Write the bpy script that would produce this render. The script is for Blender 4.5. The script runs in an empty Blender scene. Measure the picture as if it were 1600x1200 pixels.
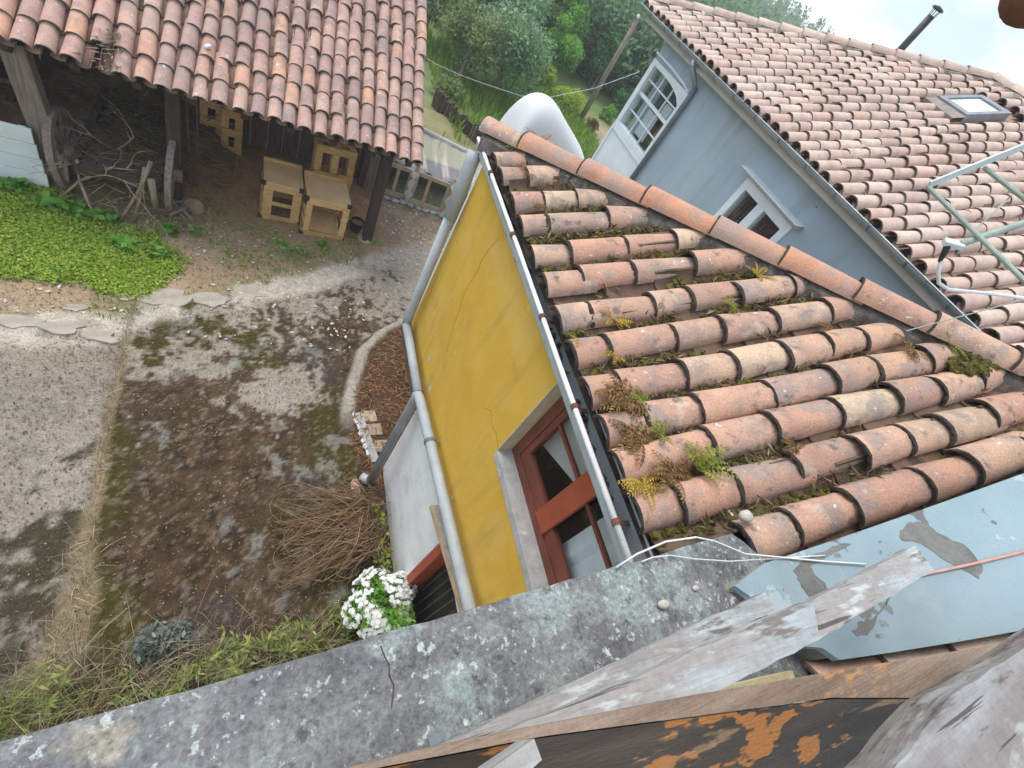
import bpy, math, random
import numpy as np
from mathutils import Matrix, Vector

random.seed(7)
RNG = np.random.default_rng(7)
R = math.radians
scene = bpy.context.scene
COL = scene.collection

# ------------------------------------------------------------------ camera
cam_d = bpy.data.cameras.new("camera")
cam = bpy.data.objects.new("camera", cam_d)
COL.objects.link(cam)
_r = Vector((0.859, -0.243, 0.450)).normalized()
_f = Vector((0.506, 0.531, -0.680)).normalized()
_b = -_f
_u = _b.cross(_r).normalized()
_r = _u.cross(_b).normalized()
cam.matrix_world = Matrix(((_r.x, _u.x, _b.x, 0), (_r.y, _u.y, _b.y, 0), (_r.z, _u.z, _b.z, 5.0), (0, 0, 0, 1)))
cam_d.sensor_fit = 'HORIZONTAL'
cam_d.sensor_width = 36.0
cam_d.lens = 727.8 / 1600 * 36.0
cam_d.clip_start = 0.02
cam_d.clip_end = 2000
scene.camera = cam

# ------------------------------------------------------------------ sky and sun
SUN_EL, SUN_AZ = R(62), R(335)          # azimuth measured clockwise from +Y
world = bpy.data.worlds.new("World")
scene.world = world
world.use_nodes = True
wn, wl = world.node_tree.nodes, world.node_tree.links
wn.clear()
sky = wn.new('ShaderNodeTexSky')
sky.sky_type = 'NISHITA'
sky.sun_disc = False
sky.sun_elevation = SUN_EL
sky.sun_rotation = SUN_AZ
sky.air_density = 1.0
sky.dust_density = 2.0
tcw = wn.new('ShaderNodeTexCoord')
mpw = wn.new('ShaderNodeMapping')
mpw.inputs['Scale'].default_value = (1.0, 1.0, 2.0)
mpw.inputs['Location'].default_value = (0.35, 0.1, 0.2)
nzw = wn.new('ShaderNodeTexNoise')
nzw.inputs['Scale'].default_value = 2.1
nzw.inputs['Detail'].default_value = 7
nzw.inputs['Roughness'].default_value = 0.52
mrw = wn.new('ShaderNodeMapRange')
mrw.inputs['From Min'].default_value = 0.44
mrw.inputs['From Max'].default_value = 0.62
mrw.inputs['To Min'].default_value = 0.12
mrw.inputs['To Max'].default_value = 1.0
mxw = wn.new('ShaderNodeMixRGB')
mxw.inputs['Color2'].default_value = (9.2, 9.6, 10.0, 1)
bgw = wn.new('ShaderNodeBackground')
bgw.inputs['Strength'].default_value = 0.14
ouw = wn.new('ShaderNodeOutputWorld')
wl.new(tcw.outputs['Generated'], mpw.inputs['Vector'])
wl.new(mpw.outputs['Vector'], nzw.inputs['Vector'])
wl.new(nzw.outputs['Fac'], mrw.inputs['Value'])
wl.new(mrw.outputs['Result'], mxw.inputs['Fac'])
wl.new(sky.outputs['Color'], mxw.inputs['Color1'])
wl.new(mxw.outputs['Color'], bgw.inputs['Color'])
wl.new(bgw.outputs['Background'], ouw.inputs['Surface'])

sun_d = bpy.data.lights.new("sun", 'SUN')
sun_d.energy = 1.5
sun_d.angle = R(30)
sun_d.color = (1.0, 0.93, 0.82)
sun = bpy.data.objects.new("sun", sun_d)
COL.objects.link(sun)
_sd = Vector((math.sin(SUN_AZ) * math.cos(SUN_EL), math.cos(SUN_AZ) * math.cos(SUN_EL), math.sin(SUN_EL)))
sun.rotation_euler = _sd.to_track_quat('Z', 'Y').to_euler()
sun.location = (0, 0, 30)

scene.view_settings.view_transform = 'Standard'
scene.view_settings.look = 'None'
scene.view_settings.gamma = 1.0
scene.view_settings.use_curve_mapping = False
scene.view_settings.exposure = 0.62
scene.cycles.max_bounces = 6
scene.cycles.transparent_max_bounces = 12

# ------------------------------------------------------------------ materials
def srgb(r, g, b):
    f = lambda c: (c / 255 / 12.92) if c <= 10 else ((c / 255 + 0.055) / 1.055) ** 2.4
    return (f(r), f(g), f(b))


def c4(c):
    return (c[0], c[1], c[2], 1.0)


def ramp_node(nt, stops):
    n = nt.nodes.new('ShaderNodeValToRGB')
    e = n.color_ramp.elements
    while len(e) > 1:
        e.remove(e[-1])
    e[0].position = stops[0][0]
    e[0].color = c4(stops[0][1])
    for p, c in stops[1:]:
        k = e.new(p)
        k.color = c4(c)
    return n


def M(name, ramp, scale=6, detail=6, rough=.88, bump=.25, bscale=60, layers=(), rnd=None, island=False,
      stretch=(1, 1, 1), spec=.3, metal=0.0, attr=None, nrough=.6, trans=0.0, bdist=.01, grain=.10, gscale=150, wl=()):
    """Layered procedural surface: base noise ramp, optional per-object or per-island tint, overlay patches, bump."""
    m = bpy.data.materials.new(name)
    m.use_nodes = True
    nt = m.node_tree
    nt.nodes.clear()
    N, L = nt.nodes.new, nt.links.new
    out = N('ShaderNodeOutputMaterial')
    bs = N('ShaderNodeBsdfPrincipled')
    bs.inputs['Roughness'].default_value = rough
    bs.inputs['Metallic'].default_value = metal
    bs.inputs['Specular IOR Level'].default_value = spec
    tc = N('ShaderNodeTexCoord')
    vec = tc.outputs['Object']
    rv = None
    if rnd is not None:
        if island:
            g = N('ShaderNodeNewGeometry')
            rv = g.outputs['Random Per Island']
        else:
            oi = N('ShaderNodeObjectInfo')
            rv = oi.outputs['Random']
        mul = N('ShaderNodeMath')
        mul.operation = 'MULTIPLY'
        mul.inputs[1].default_value = 71.0
        L(rv, mul.inputs[0])
        va = N('ShaderNodeVectorMath')
        va.operation = 'ADD'
        L(vec, va.inputs[0])
        L(mul.outputs[0], va.inputs[1])
        vec = va.outputs[0]

    def noise(sc, det, st=(1, 1, 1), off=0.0, ro=nrough):
        mp = N('ShaderNodeMapping')
        mp.inputs['Scale'].default_value = st
        mp.inputs['Location'].default_value = (off, off * 1.7, off * .6)
        L(vec, mp.inputs['Vector'])
        n = N('ShaderNodeTexNoise')
        n.inputs['Scale'].default_value = sc
        n.inputs['Detail'].default_value = det
        n.inputs['Roughness'].default_value = ro
        L(mp.outputs['Vector'], n.inputs['Vector'])
        return n.outputs['Fac']

    rn = ramp_node(nt, ramp)
    L(noise(scale, detail, stretch), rn.inputs['Fac'])
    col = rn.outputs['Color']
    if rnd is not None and len(rnd):
        rr = ramp_node(nt, rnd)
        L(rv, rr.inputs['Fac'])
        mm = N('ShaderNodeMixRGB')
        mm.blend_type = 'MULTIPLY'
        mm.inputs['Fac'].default_value = 1.0
        L(rr.outputs['Color'], mm.inputs['Color1'])
        L(col, mm.inputs['Color2'])
        col = mm.outputs['Color']
    if attr:
        at = N('ShaderNodeAttribute')
        at.attribute_name = attr
        mm = N('ShaderNodeMixRGB')
        mm.blend_type = 'MULTIPLY'
        mm.inputs['Fac'].default_value = 1.0
        L(at.outputs['Color'], mm.inputs['Color1'])
        L(col, mm.inputs['Color2'])
        col = mm.outputs['Color']
    for i, ly in enumerate(layers):
        c, sc, lo, hi = ly[:4]
        st = ly[4] if len(ly) > 4 else (1, 1, 1)
        op = ly[5] if len(ly) > 5 else 1.0
        mr = N('ShaderNodeMapRange')
        mr.inputs['From Min'].default_value = lo
        mr.inputs['From Max'].default_value = hi
        mr.inputs['To Max'].default_value = op
        L(noise(sc, 5, st, 3.1 * (i + 1)), mr.inputs['Value'])
        mm = N('ShaderNodeMixRGB')
        mm.inputs['Color2'].default_value = c4(c)
        L(mr.outputs['Result'], mm.inputs['Fac'])
        L(col, mm.inputs['Color1'])
        col = mm.outputs['Color']
    for i, (c, sc, lo, hi, op) in enumerate(wl):
        g2 = N('ShaderNodeNewGeometry')
        n2 = N('ShaderNodeTexNoise')
        n2.inputs['Scale'].default_value = sc
        n2.inputs['Detail'].default_value = 6
        n2.inputs['Roughness'].default_value = .62
        ad = N('ShaderNodeVectorMath')
        ad.operation = 'ADD'
        ad.inputs[1].default_value = (4.7 * i, 2.1 * i, 0)
        L(g2.outputs['Position'], ad.inputs[0])
        L(ad.outputs[0], n2.inputs['Vector'])
        mr = N('ShaderNodeMapRange')
        mr.inputs['From Min'].default_value = lo
        mr.inputs['From Max'].default_value = hi
        mr.inputs['To Max'].default_value = op
        L(n2.outputs['Fac'], mr.inputs['Value'])
        mm = N('ShaderNodeMixRGB')
        mm.inputs['Color2'].default_value = c4(c)
        L(mr.outputs['Result'], mm.inputs['Fac'])
        L(col, mm.inputs['Color1'])
        col = mm.outputs['Color']
    if bump > 0 and grain > 0:
        gr = ramp_node(nt, [(.32, (1 - grain * 1.6,) * 3), (.5, (1, 1, 1)), (.68, (1 + grain * 1.3,) * 3)])
        L(noise(gscale, 3, (1, 1, 1), 5.3, .7), gr.inputs['Fac'])
        mm = N('ShaderNodeMixRGB')
        mm.blend_type = 'MULTIPLY'
        mm.inputs['Fac'].default_value = 1.0
        L(col, mm.inputs['Color1'])
        L(gr.outputs['Color'], mm.inputs['Color2'])
        col = mm.outputs['Color']
    L(col, bs.inputs['Base Color'])
    if bump > 0:
        bp = N('ShaderNodeBump')
        bp.inputs['Strength'].default_value = bump
        bp.inputs['Distance'].default_value = bdist
        L(noise(bscale, 5, stretch, 9.0), bp.inputs['Height'])
        L(bp.outputs['Normal'], bs.inputs['Normal'])
    sh = bs.outputs['BSDF']
    if trans > 0:
        tr = N('ShaderNodeBsdfTranslucent')
        L(col, tr.inputs['Color'])
        ms = N('ShaderNodeMixShader')
        ms.inputs['Fac'].default_value = trans
        L(sh, ms.inputs[1])
        L(tr.outputs['BSDF'], ms.inputs[2])
        sh = ms.outputs['Shader']
    L(sh, out.inputs['Surface'])
    return m


def MG(*a, **k):
    return M(*a, grain=.13, gscale=110, **k)


W1 = (1, 1, 1)
GREY_STAIN = (.11, .105, .10)
TILE_NOISE = [(.25, (.72, .72, .74)), (.5, (1, 1, 1)), (.75, (1.15, 1.1, 1.02))]
mat = {}
mat['tile_near'] = MG('weathered terracotta', TILE_NOISE, 7, 8, .9, .45, 90,
    layers=[((.27, .235, .215), 5, .50, .60, (1, 1, 1), .7), ((.50, .27, .15), 4, .58, .68, (1, 1, 1), .55), ((.58, .50, .40), 6, .60, .68, (1, 1, 1), .5),
            ((.11, .095, .085), 11, .59, .68, (1, 1, 1), .75), ((.70, .67, .61), 30, .66, .69, (1, 1, 1), .9)],
    rnd=[(0, (0.490, 0.299, 0.219)), (.12, (0.429, 0.256, 0.192)), (.26, (0.536, 0.375, 0.273)), (.4, (0.513, 0.299, 0.212)), (.52, (0.398, 0.245, 0.192)),
         (.62, (0.582, 0.445, 0.312)), (.74, (0.497, 0.314, 0.238)), (.86, (0.444, 0.283, 0.219)), (1, (0.536, 0.329, 0.235))],
    wl=[((.25, .215, .19), 2.2, .53, .68, .38), ((.50, .30, .19), 1.7, .55, .68, .35), ((.09, .08, .07), 5, .62, .72, .6)])
mat['tile_ridge'] = MG('orange ridge terracotta', TILE_NOISE, 6, 8, .88, .35, 80,
    layers=[((.30, .26, .235), 4, .5, .64, (1, 1, 1), .7), ((.60, .40, .27), 6, .6, .75, (1, 1, 1), .5), ((.13, .11, .10), 9, .64, .76, (1, 1, 1), .6)],
    rnd=[(0, (.53, .245, .145)), (.5, (.50, .27, .18)), (1, (.46, .29, .21))], wl=[((.30, .26, .235), 3, .50, .62, .6)])
mat['tile_lip'] = M('dark tile lip', [(.3, (.022, .018, .015)), (.7, (.085, .065, .05))], 18, 5, .95, .4, 80)  # near-black front rim and underside of the tiles
mat['lip_soft'] = M('weathered brown tile lip', [(.3, (0.081, 0.062, 0.054)), (.7, (0.230, 0.169, 0.142))], 18, 5, .95, .4, 80)  # lighter brown rim and underside for the paler roofs
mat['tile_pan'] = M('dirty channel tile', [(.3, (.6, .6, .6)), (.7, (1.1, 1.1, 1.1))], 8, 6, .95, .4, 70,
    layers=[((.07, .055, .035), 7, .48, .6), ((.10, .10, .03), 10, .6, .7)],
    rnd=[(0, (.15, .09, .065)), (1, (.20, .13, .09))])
PALE_WL = [((0.414, 0.310, 0.270), .9, .50, .66, .5), ((0.644, 0.540, 0.460), 1.3, .54, .68, .5)]
PINK_WL = [((0.310, 0.230, 0.213), 1.0, .50, .64, .55), ((0.598, 0.425, 0.345), 1.5, .55, .68, .45)]
PALE_RND = [(0, (0.555, 0.425, 0.360)), (.2, (0.496, 0.366, 0.313)), (.4, (0.614, 0.496, 0.419)), (.6, (0.531, 0.407, 0.348)), (.8, (0.637, 0.519, 0.437)), (.93, (0.566, 0.395, 0.325)), (1, (0.472, 0.342, 0.295))]
PALE_LAY = [((.40, .33, .285), 6, .52, .64, (1, 1, 1), .6), ((.68, .62, .55), 30, .66, .72, (1, 1, 1), .6), ((.20, .16, .14), 9, .66, .78, (1, 1, 1), .6)]
mat['tile_pale'] = MG('pale sunbleached terracotta', TILE_NOISE, 8, 6, .9, .3, 80, layers=PALE_LAY, rnd=PALE_RND, wl=PALE_WL)
mat['tile_pale_far'] = MG('pale sunbleached terracotta far', TILE_NOISE, 8, 6, .9, .3, 80, layers=PALE_LAY, rnd=PALE_RND, island=True, wl=PALE_WL)
PINK_RND = [(0, (0.504, 0.312, 0.258)), (.2, (0.396, 0.270, 0.240)), (.4, (0.552, 0.348, 0.282)), (.55, (0.348, 0.246, 0.228)), (.7, (0.564, 0.384, 0.300)), (.85, (0.456, 0.300, 0.258)), (.95, (0.624, 0.360, 0.240)), (1, (0.408, 0.294, 0.270))]
PINK_LAY = [((.27, .225, .21), 5, .50, .62, (1, 1, 1), .7), ((.70, .65, .59), 15, .645, .68, (1, 1, 1), .85), ((.17, .12, .11), 8, .62, .76, (1, 1, 1), .5)]
mat['tile_pink'] = MG('pink barn terracotta', TILE_NOISE, 8, 6, .9, .3, 80, layers=PINK_LAY, rnd=PINK_RND, wl=PINK_WL)
mat['tile_pink_far'] = MG('pink barn terracotta far', TILE_NOISE, 8, 6, .9, .3, 80, layers=PINK_LAY, rnd=PINK_RND, island=True, wl=PINK_WL)
mat['pan_dark'] = M('dark channel terracotta', [(.3, (.11, .07, .055)), (.7, (.26, .16, .12))], 7, 5, .95, .3, 70)  # darker terracotta tone for the barn channel tiles
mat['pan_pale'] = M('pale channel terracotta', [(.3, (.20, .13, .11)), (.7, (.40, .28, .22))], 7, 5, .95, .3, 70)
mat['mortar'] = M('dark lichened mortar', [(.3, (.06, .05, .043)), (.55, (.15, .13, .115)), (.8, (.30, .27, .24))], 14, 8, .95, .7, 60)
mat['mortar_pale'] = M('pale mortar', [(.3, (.22, .19, .17)), (.7, (.42, .37, .33))], 12, 7, .95, .5, 60)

mat['yellow'] = M('ochre limewash', [(.3, (.55, .335, .042)), (.5, (.60, .372, .052)), (.7, (.64, .405, .068))], 2.2, 7, .92, .35, 12,
    layers=[((.50, .29, .04), 1.1, .50, .68, (1, 1, 1), .6), ((.64, .42, .12), 1.7, .52, .66, (1, 1, 1), .5), ((.74, .52, .16), 9, .64, .72, (1, 1, 1), .5), ((.42, .22, .03), 3, .62, .8, (1, .4, 3), .35), ((.40, .27, .06), 2.6, .54, .72, (3, 3, .3), .45), ((.62, .47, .16), 1.6, .58, .74, (1, 1, 1), .4)])
mat['bare_render'] = M('bare grey render', [(.3, (.13, .135, .125)), (.7, (.22, .225, .21))], 9, 7, .95, .5, 60)
mat['chip'] = M('bare plaster', [(.3, (.46, .39, .27)), (.7, (.60, .53, .41))], 20, 5, .95, .3, 60)
mat['crack'] = M('crack dirt', [(.3, (.20, .10, .012)), (.7, (.32, .17, .02))], 30, 4, .95, .0)
mat['white_wall'] = M('old whitewash', [(.3, (.60, .61, .60)), (.5, (.70, .71, .70)), (.7, (.77, .78, .77))], 3, 7, .92, .25, 30,
    layers=[((.45, .45, .42), 2.3, .56, .72, (1, 1, 2), .5), ((.20, .20, .19), 7, .67, .74, (1, 1, .4), .8), ((.42, .36, .26), 4, .66, .8, (1, 1, .35), .5)])
mat['concrete_wall'] = M('grey render', [(.3, (.28, .28, .275)), (.7, (.46, .46, .45))], 7, 7, .92, .35, 60,
    layers=[((.62, .61, .59), 16, .6, .7, (1, 1, 1), .6)])
mat['pvc'] = M('grey pvc pipe', [(.3, (.30, .335, .36)), (.7, (.42, .46, .49))], 5, 5, .5, .04, 30, layers=[((.30, .29, .26), 6, .6, .75, (1, 1, .5), .5)], spec=.4)
mat['pvc_dark'] = M('dark pvc pipe', [(.3, (.20, .21, .22)), (.7, (.30, .31, .32))], 5, 5, .5, .04, 30, spec=.4)
mat['gutter_white'] = M('white gutter lip', [(.3, (.70, .70, .70)), (.7, (.82, .82, .81))], 8, 5, .45, .05, 30, layers=[((.40, .36, .30), 9, .66, .78, (1, 1, 1), .6)], spec=.4)
mat['gutter_dirt'] = M('wet gutter muck', [(.35, (.012, .011, .010)), (.55, (.05, .045, .04)), (.8, (.20, .20, .20))], 9, 7, .35, .6, 40, spec=.5)
mat['rust'] = M('rusty bracket', [(.3, (.10, .045, .03)), (.7, (.18, .08, .05))], 20, 5, .85, .2, 60)
mat['red_wood'] = M('oxblood painted wood', [(.3, (.12, .038, .027)), (.6, (.19, .055, .036)), (.8, (.24, .08, .05))], 6, 6, .62, .15, 60, stretch=(6, 1, 1), layers=[((.14, .035, .022), 4, .55, .75, (1, 1, 1), .7)], spec=.35)
mat['red_bright'] = M('brick red painted wood', [(.3, (.27, .055, .025)), (.7, (.38, .085, .04))], 5, 6, .6, .15, 60, spec=.35)
mat['dark_wood'] = M('dark weathered timber', [(.3, (.035, .024, .02)), (.6, (.075, .052, .042)), (.85, (.14, .11, .09))], 5, 7, .9, .5, 40, stretch=(8, 8, .8))
mat['barn_board'] = M('grey brown barn board', [(.3, (.07, .052, .042)), (.6, (.15, .115, .095)), (.85, (.25, .21, .18))], 5, 7, .9, .5, 40, stretch=(9, 9, .7), rnd=[(0, (.75, .72, .7)), (1, (1.15, 1.1, 1.05))])
mat['grey_post'] = M('grey brown old post', [(.3, (.13, .10, .08)), (.7, (.29, .24, .20))], 5, 7, .9, .5, 40, stretch=(8, 8, .8))
mat['pallet'] = M('raw yellow pine', [(.3, (0.480, 0.300, 0.126)), (.6, (0.636, 0.420, 0.186)), (.85, (0.720, 0.516, 0.264))], 4, 7, .85, .3, 50, stretch=(2, 6, 6), layers=[((0.324, 0.204, 0.102), 3, .54, .68, (1, 1, 1), .6), ((0.456, 0.384, 0.288), 5, .58, .70, (1, 1, 1), .5)], rnd=[(0, (.85, .82, .78)), (1, (1.08, 1.08, 1.08))])
mat['ply'] = M('pale brown plywood', [(.3, (0.526, 0.347, 0.179)), (.7, (0.650, 0.448, 0.246))], 4, 6, .8, .12, 50, layers=[((0.403, 0.246, 0.123), 3, .58, .75, (1, 1, 1), .5)])
mat['black_metal'] = M('black steel', [(.3, (.012, .012, .013)), (.7, (.03, .03, .032))], 10, 4, .5, .05, 40, spec=.5)
mat['twig'] = M('dry grey twig', [(.3, (.16, .12, .085)), (.7, (.36, .29, .215))], 9, 5, .9, .3, 60)
mat['twig_brown'] = M('dry brown stem', [(.3, (.15, .08, .04)), (.7, (.33, .20, .10))], 6, 5, .9, .2, 60, rnd=[(0, (.7, .6, .55)), (.5, (1, .85, .7)), (1, (1.25, 1.15, .95))], island=True)
mat['prunings'] = M('dry tan prunings', [(.3, (.155, .105, .068)), (.7, (.32, .235, .16))], 6, 5, .9, .2, 60, rnd=[(0, (.6, .5, .45)), (.5, (1, .88, .75)), (1, (1.3, 1.25, 1.1))], island=True)
mat['debris'] = M('leaf litter', W1 and [(.3, (.8, .8, .8)), (.7, (1.1, 1.1, 1.1))], 9, 4, .95, 0, rnd=[(0, (.045, .03, .02)), (.4, (.12, .075, .04)), (.7, (.20, .14, .075)), (.88, (.10, .10, .03)), (1, (.30, .24, .15))], island=True)
mat['moss'] = M('olive moss', [(.3, (.05, .045, .012)), (.6, (.13, .115, .025)), (.85, (.24, .20, .05))], 22, 6, .98, .9, 70)
mat['tile_sunlit'] = M('sun brightened peach terracotta', TILE_NOISE, 6, 6, .9, .3, 80, layers=[((.40, .33, .29), 7, .56, .66, (1, 1, 1), .6), ((.75, .70, .64), 16, .62, .66, (1, 1, 1), .7)], rnd=[(0, (.70, .46, .36)), (1, (.72, .56, .44))])  # raised peach tone paints in sunlight for the tiles under the sill
mat['deck_dirt'] = M('black roof dirt', [(.3, (.022, .017, .012)), (.6, (.06, .043, .028)), (.8, (.10, .085, .04))], 9, 8, .97, .6, 40)
mat['soil'] = M('brown soil', [(.3, (.09, .06, .038)), (.6, (.20, .135, .085)), (.8, (.30, .22, .145))], 5, 9, .97, .6, 40)

mat['grey_wall'] = M('blue grey render', [(.3, (.31, .39, .45)), (.7, (.365, .45, .51))], 1.2, 5, .9, .1, 60, layers=[((.25, .315, .365), .7, .52, .75, (1, 1, 1), .6), ((.25, .30, .33), 2.2, .52, .68, (2.5, 2.5, .25), .5), ((.42, .50, .55), 1.4, .55, .70, (1, 1, 1), .4)])
mat['pale_frame'] = M('pale grey painted joinery', [(.3, (.60, .67, .72)), (.7, (.70, .76, .80))], 4, 5, .6, .08, 40, spec=.35)
mat['soffit'] = M('cream soffit', [(.3, (.42, .40, .36)), (.7, (.54, .52, .47))], 3, 5, .85, .1, 40)
mat['zinc'] = M('zinc gutter', [(.3, (.26, .31, .34)), (.7, (.42, .47, .50))], 4, 5, .42, .08, 40, metal=.5, spec=.5)
mat['zinc_dark'] = M('dark zinc pipe', [(.3, (.10, .13, .15)), (.7, (.19, .22, .25))], 5, 5, .5, .05, 40, spec=.4)
mat['flue'] = M('black steel flue', [(.3, (.015, .014, .018)), (.7, (.045, .042, .05))], 8, 5, .5, .05, 40, spec=.5)
mat['lead'] = M('grey brown flashing', [(.3, (.20, .17, .15)), (.7, (.32, .28, .25))], 7, 6, .8, .2, 40)
mat['sky_frame'] = M('dark grey skylight frame', [(.3, (.16, .18, .21)), (.7, (.26, .28, .31))], 6, 4, .5, .05, 40, spec=.5)
mat['white_plaster'] = M('smooth white plaster', [(.3, (.60, .635, .645)), (.7, (.67, .705, .715))], 1.6, 5, .8, .08, 40, layers=[((.54, .60, .62), 1.5, .55, .8, (1, 1, 1), .5)])
mat['white_sheet'] = M('white painted boards', [(.3, (.62, .67, .70)), (.6, (.72, .77, .80)), (.8, (.78, .82, .84))], 3, 6, .7, .15, 30, layers=[((.50, .54, .40), 2.2, .6, .74, (.5, 1, 1), .7), ((.36, .33, .28), 9, .68, .76, (1, 1, 1), .7)])
mat['sash'] = M('bare softwood sash', [(.3, (.38, .28, .18)), (.7, (.52, .41, .29))], 5, 6, .85, .25, 50, stretch=(2, 2, 2))
mat['plastic'] = M('milky plastic sheet', [(.3, (.55, .57, .58)), (.7, (.74, .76, .77))], 4, 6, .45, .4, 14, spec=.5, trans=.35, bdist=.03)
mat['steel_green'] = M('flaking pale green steel', [(.3, (.22, .29, .25)), (.6, (.32, .39, .35)), (.8, (.44, .49, .46))], 12, 6, .6, .2, 60, spec=.4, layers=[((.20, .15, .10), 14, .64, .74, (1, 1, 1), .7)])
mat['steel_pale'] = M('pale painted flat steel', [(.3, (.50, .58, .57)), (.7, (.62, .69, .68))], 8, 5, .55, .1, 60, spec=.4)
mat['cable_white'] = M('white cable', [(.3, (.66, .68, .69)), (.7, (.78, .79, .80))], 20, 4, .5, .05, 60, spec=.4)
mat['cable_pink'] = M('faded pink cable', [(.3, (.45, .24, .21)), (.7, (.56, .33, .29))], 20, 4, .6, .05, 60)
mat['cable_dark'] = M('dark sleeve', [(.3, (.02, .02, .022)), (.7, (.05, .05, .055))], 20, 4, .5, .05, 60)

mat['ledge'] = M('lichened concrete', [(.28, (0.102, 0.105, 0.111)), (.44, (0.158, 0.163, 0.166)), (.56, (0.209, 0.215, 0.214)), (.75, (0.276, 0.284, 0.277))], 8, 12, .95, .8, 60, nrough=.68, grain=.22, gscale=80,
    layers=[((0.337, 0.405, 0.393), 4.2, .50, .58, (1, 1, 1), .6), ((0.118, 0.116, 0.121), 3.1, .53, .62, (1, 1, 1), .7), ((0.511, 0.557, 0.534), 38, .60, .64, (1, 1, 1), .7), ((0.551, 0.598, 0.569), 17, .625, .66, (1, 1, 1), .85),
            ((0.061, 0.061, 0.063), 24, .60, .66, (1, 1, 1), .65), ((0.368, 0.326, 0.232), 5, .64, .70, (1, 1, 1), .5), ((0.674, 0.703, 0.666), 9, .69, .71, (1, 1, 1), .8)])
mat['blue_paint'] = M('pale blue masonry paint', [(.3, (.235, .325, .365)), (.7, (.29, .38, .42))], 2.5, 6, .85, .10, 40, grain=.04,
    layers=[((.15, .16, .15), 3.0, .60, .612), ((.45, .52, .54), 3.0, .578, .586, (1, 1, 1), .6), ((.15, .16, .15), 13, .68, .70), ((.20, .26, .28), 1.6, .52, .68, (1, 1, 1), .5), ((.33, .39, .40), 5, .58, .70, (1, 1, 1), .5)], bdist=.004)
mat['peeled'] = M('peeling white paint on timber', [(.3, (0.285, 0.307, 0.317)), (.5, (0.416, 0.457, 0.476)), (.72, (0.523, 0.577, 0.592))], 3.5, 8, .85, .55, 9, stretch=(.8, 9, 9), grain=.07, gscale=60, bdist=.006,
    layers=[((0.297, 0.269, 0.250), 2.4, .48, .58, (.7, 3, 3), .75), ((0.155, 0.125, 0.110), 3, .565, .60, (.7, 5, 5), .85), ((0.546, 0.363, 0.244), 3.4, .665, .68, (1, 2.5, 2.5), .8), ((0.071, 0.065, 0.061), 5, .635, .66, (.35, 12, 12), .85), ((0.617, 0.689, 0.695), 4, .59, .64, (.8, 3, 3), .65)])
mat['worn_board'] = M('worn grey brown board with paint remnants', [(.3, (0.188, 0.190, 0.190)), (.5, (0.275, 0.283, 0.286)), (.72, (0.345, 0.358, 0.355))], 3.5, 8, .85, .55, 9, stretch=(.8, 9, 9), grain=.07, gscale=60, bdist=.006,
    layers=[((0.196, 0.167, 0.150), 2.4, .48, .58, (.7, 3, 3), .75), ((0.102, 0.077, 0.066), 3, .565, .60, (.7, 5, 5), .85), ((0.360, 0.225, 0.146), 3.4, .665, .68, (1, 2.5, 2.5), .8), ((0.047, 0.040, 0.037), 5, .635, .66, (.35, 12, 12), .85), ((0.407, 0.427, 0.417), 4, .59, .64, (.8, 3, 3), .65)])
mat['sill_wood'] = M('brown weathered sill timber', [(.3, (.15, .105, .075)), (.55, (.26, .195, .145)), (.8, (.36, .28, .215))], 4, 8, .75, .45, 40, stretch=(.5, 6, 6),
    layers=[((.52, .27, .10), 4, .60, .63, (.5, 2, 2), .8), ((.06, .045, .035), 5, .64, .7, (.4, 3, 3), .6)])
mat['sill_dark'] = M('dark varnished sill timber', [(.3, (.025, .020, .017)), (.6, (.065, .047, .036)), (.85, (.12, .085, .06))], 4, 7, .55, .4, 40, stretch=(.5, 5, 5),
    layers=[((.40, .155, .035), 4.2, .535, .545, (.6, 1.4, 1.4), .9), ((.30, .19, .10), 7, .60, .63, (.3, 2, 2), .7), ((.40, .19, .07), 9, .62, .65, (.5, 2, 2), .8)], spec=.4)
mat['cream'] = M('cream render', [(.3, (.50, .42, .24)), (.7, (.62, .54, .34))], 9, 6, .9, .4, 50, layers=[((.24, .11, .05), 7, .6, .68)])
mat['pebble'] = M('pale pebble', [(.3, (.42, .40, .35)), (.7, (.58, .55, .49))], 12, 5, .85, .2, 50)
mat['stone'] = M('brown field stone', [(.3, (.20, .13, .085)), (.7, (.38, .27, .18))], 7, 7, .95, .5, 40)
mat['cement'] = M('pale broken cement', [(.3, (.30, .27, .225)), (.55, (.39, .355, .30)), (.8, (.46, .425, .37))], 6, 8, .95, .7, 40, layers=[((.25, .20, .14), 5, .58, .7, (1, 1, 1), .7)])
mat['paver'] = M('tan paver', [(.3, (.33, .27, .20)), (.7, (.46, .38, .29))], 9, 6, .92, .35, 60, rnd=[(0, (.8, .8, .85)), (1, (1.1, 1.05, 1))])
mat['yard'] = M('yard surface', [(.25, (.62, .61, .60)), (.42, (.88, .88, .88)), (.56, (1.06, 1.06, 1.06)), (.75, (1.4, 1.38, 1.35))], 14, 12, .97, .6, 30, attr='Col', nrough=.72, bdist=.015, grain=.22, gscale=55, spec=.15,
    layers=[((.56, .54, .49), 38, .685, .70, (1, 1, 1), .7), ((.05, .036, .025), 24, .63, .72, (1, 1, 1), .3), ((.33, .25, .16), 52, .67, .70, (1, 1, 1), .5)])
mat['terrain'] = M('terrain', [(.3, (.7, .7, .7)), (.7, (1.25, 1.25, 1.25))], 1.5, 10, .97, .5, 12, attr='Col', nrough=.7, bdist=.05)


def leafmat(name, cols, trans=.3, rough=.6):
    return M(name, [(.3, (.85, .85, .85)), (.7, (1.15, 1.15, 1.15))], 3, 3, rough, 0, rnd=cols, island=True, trans=trans, spec=.3)


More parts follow.
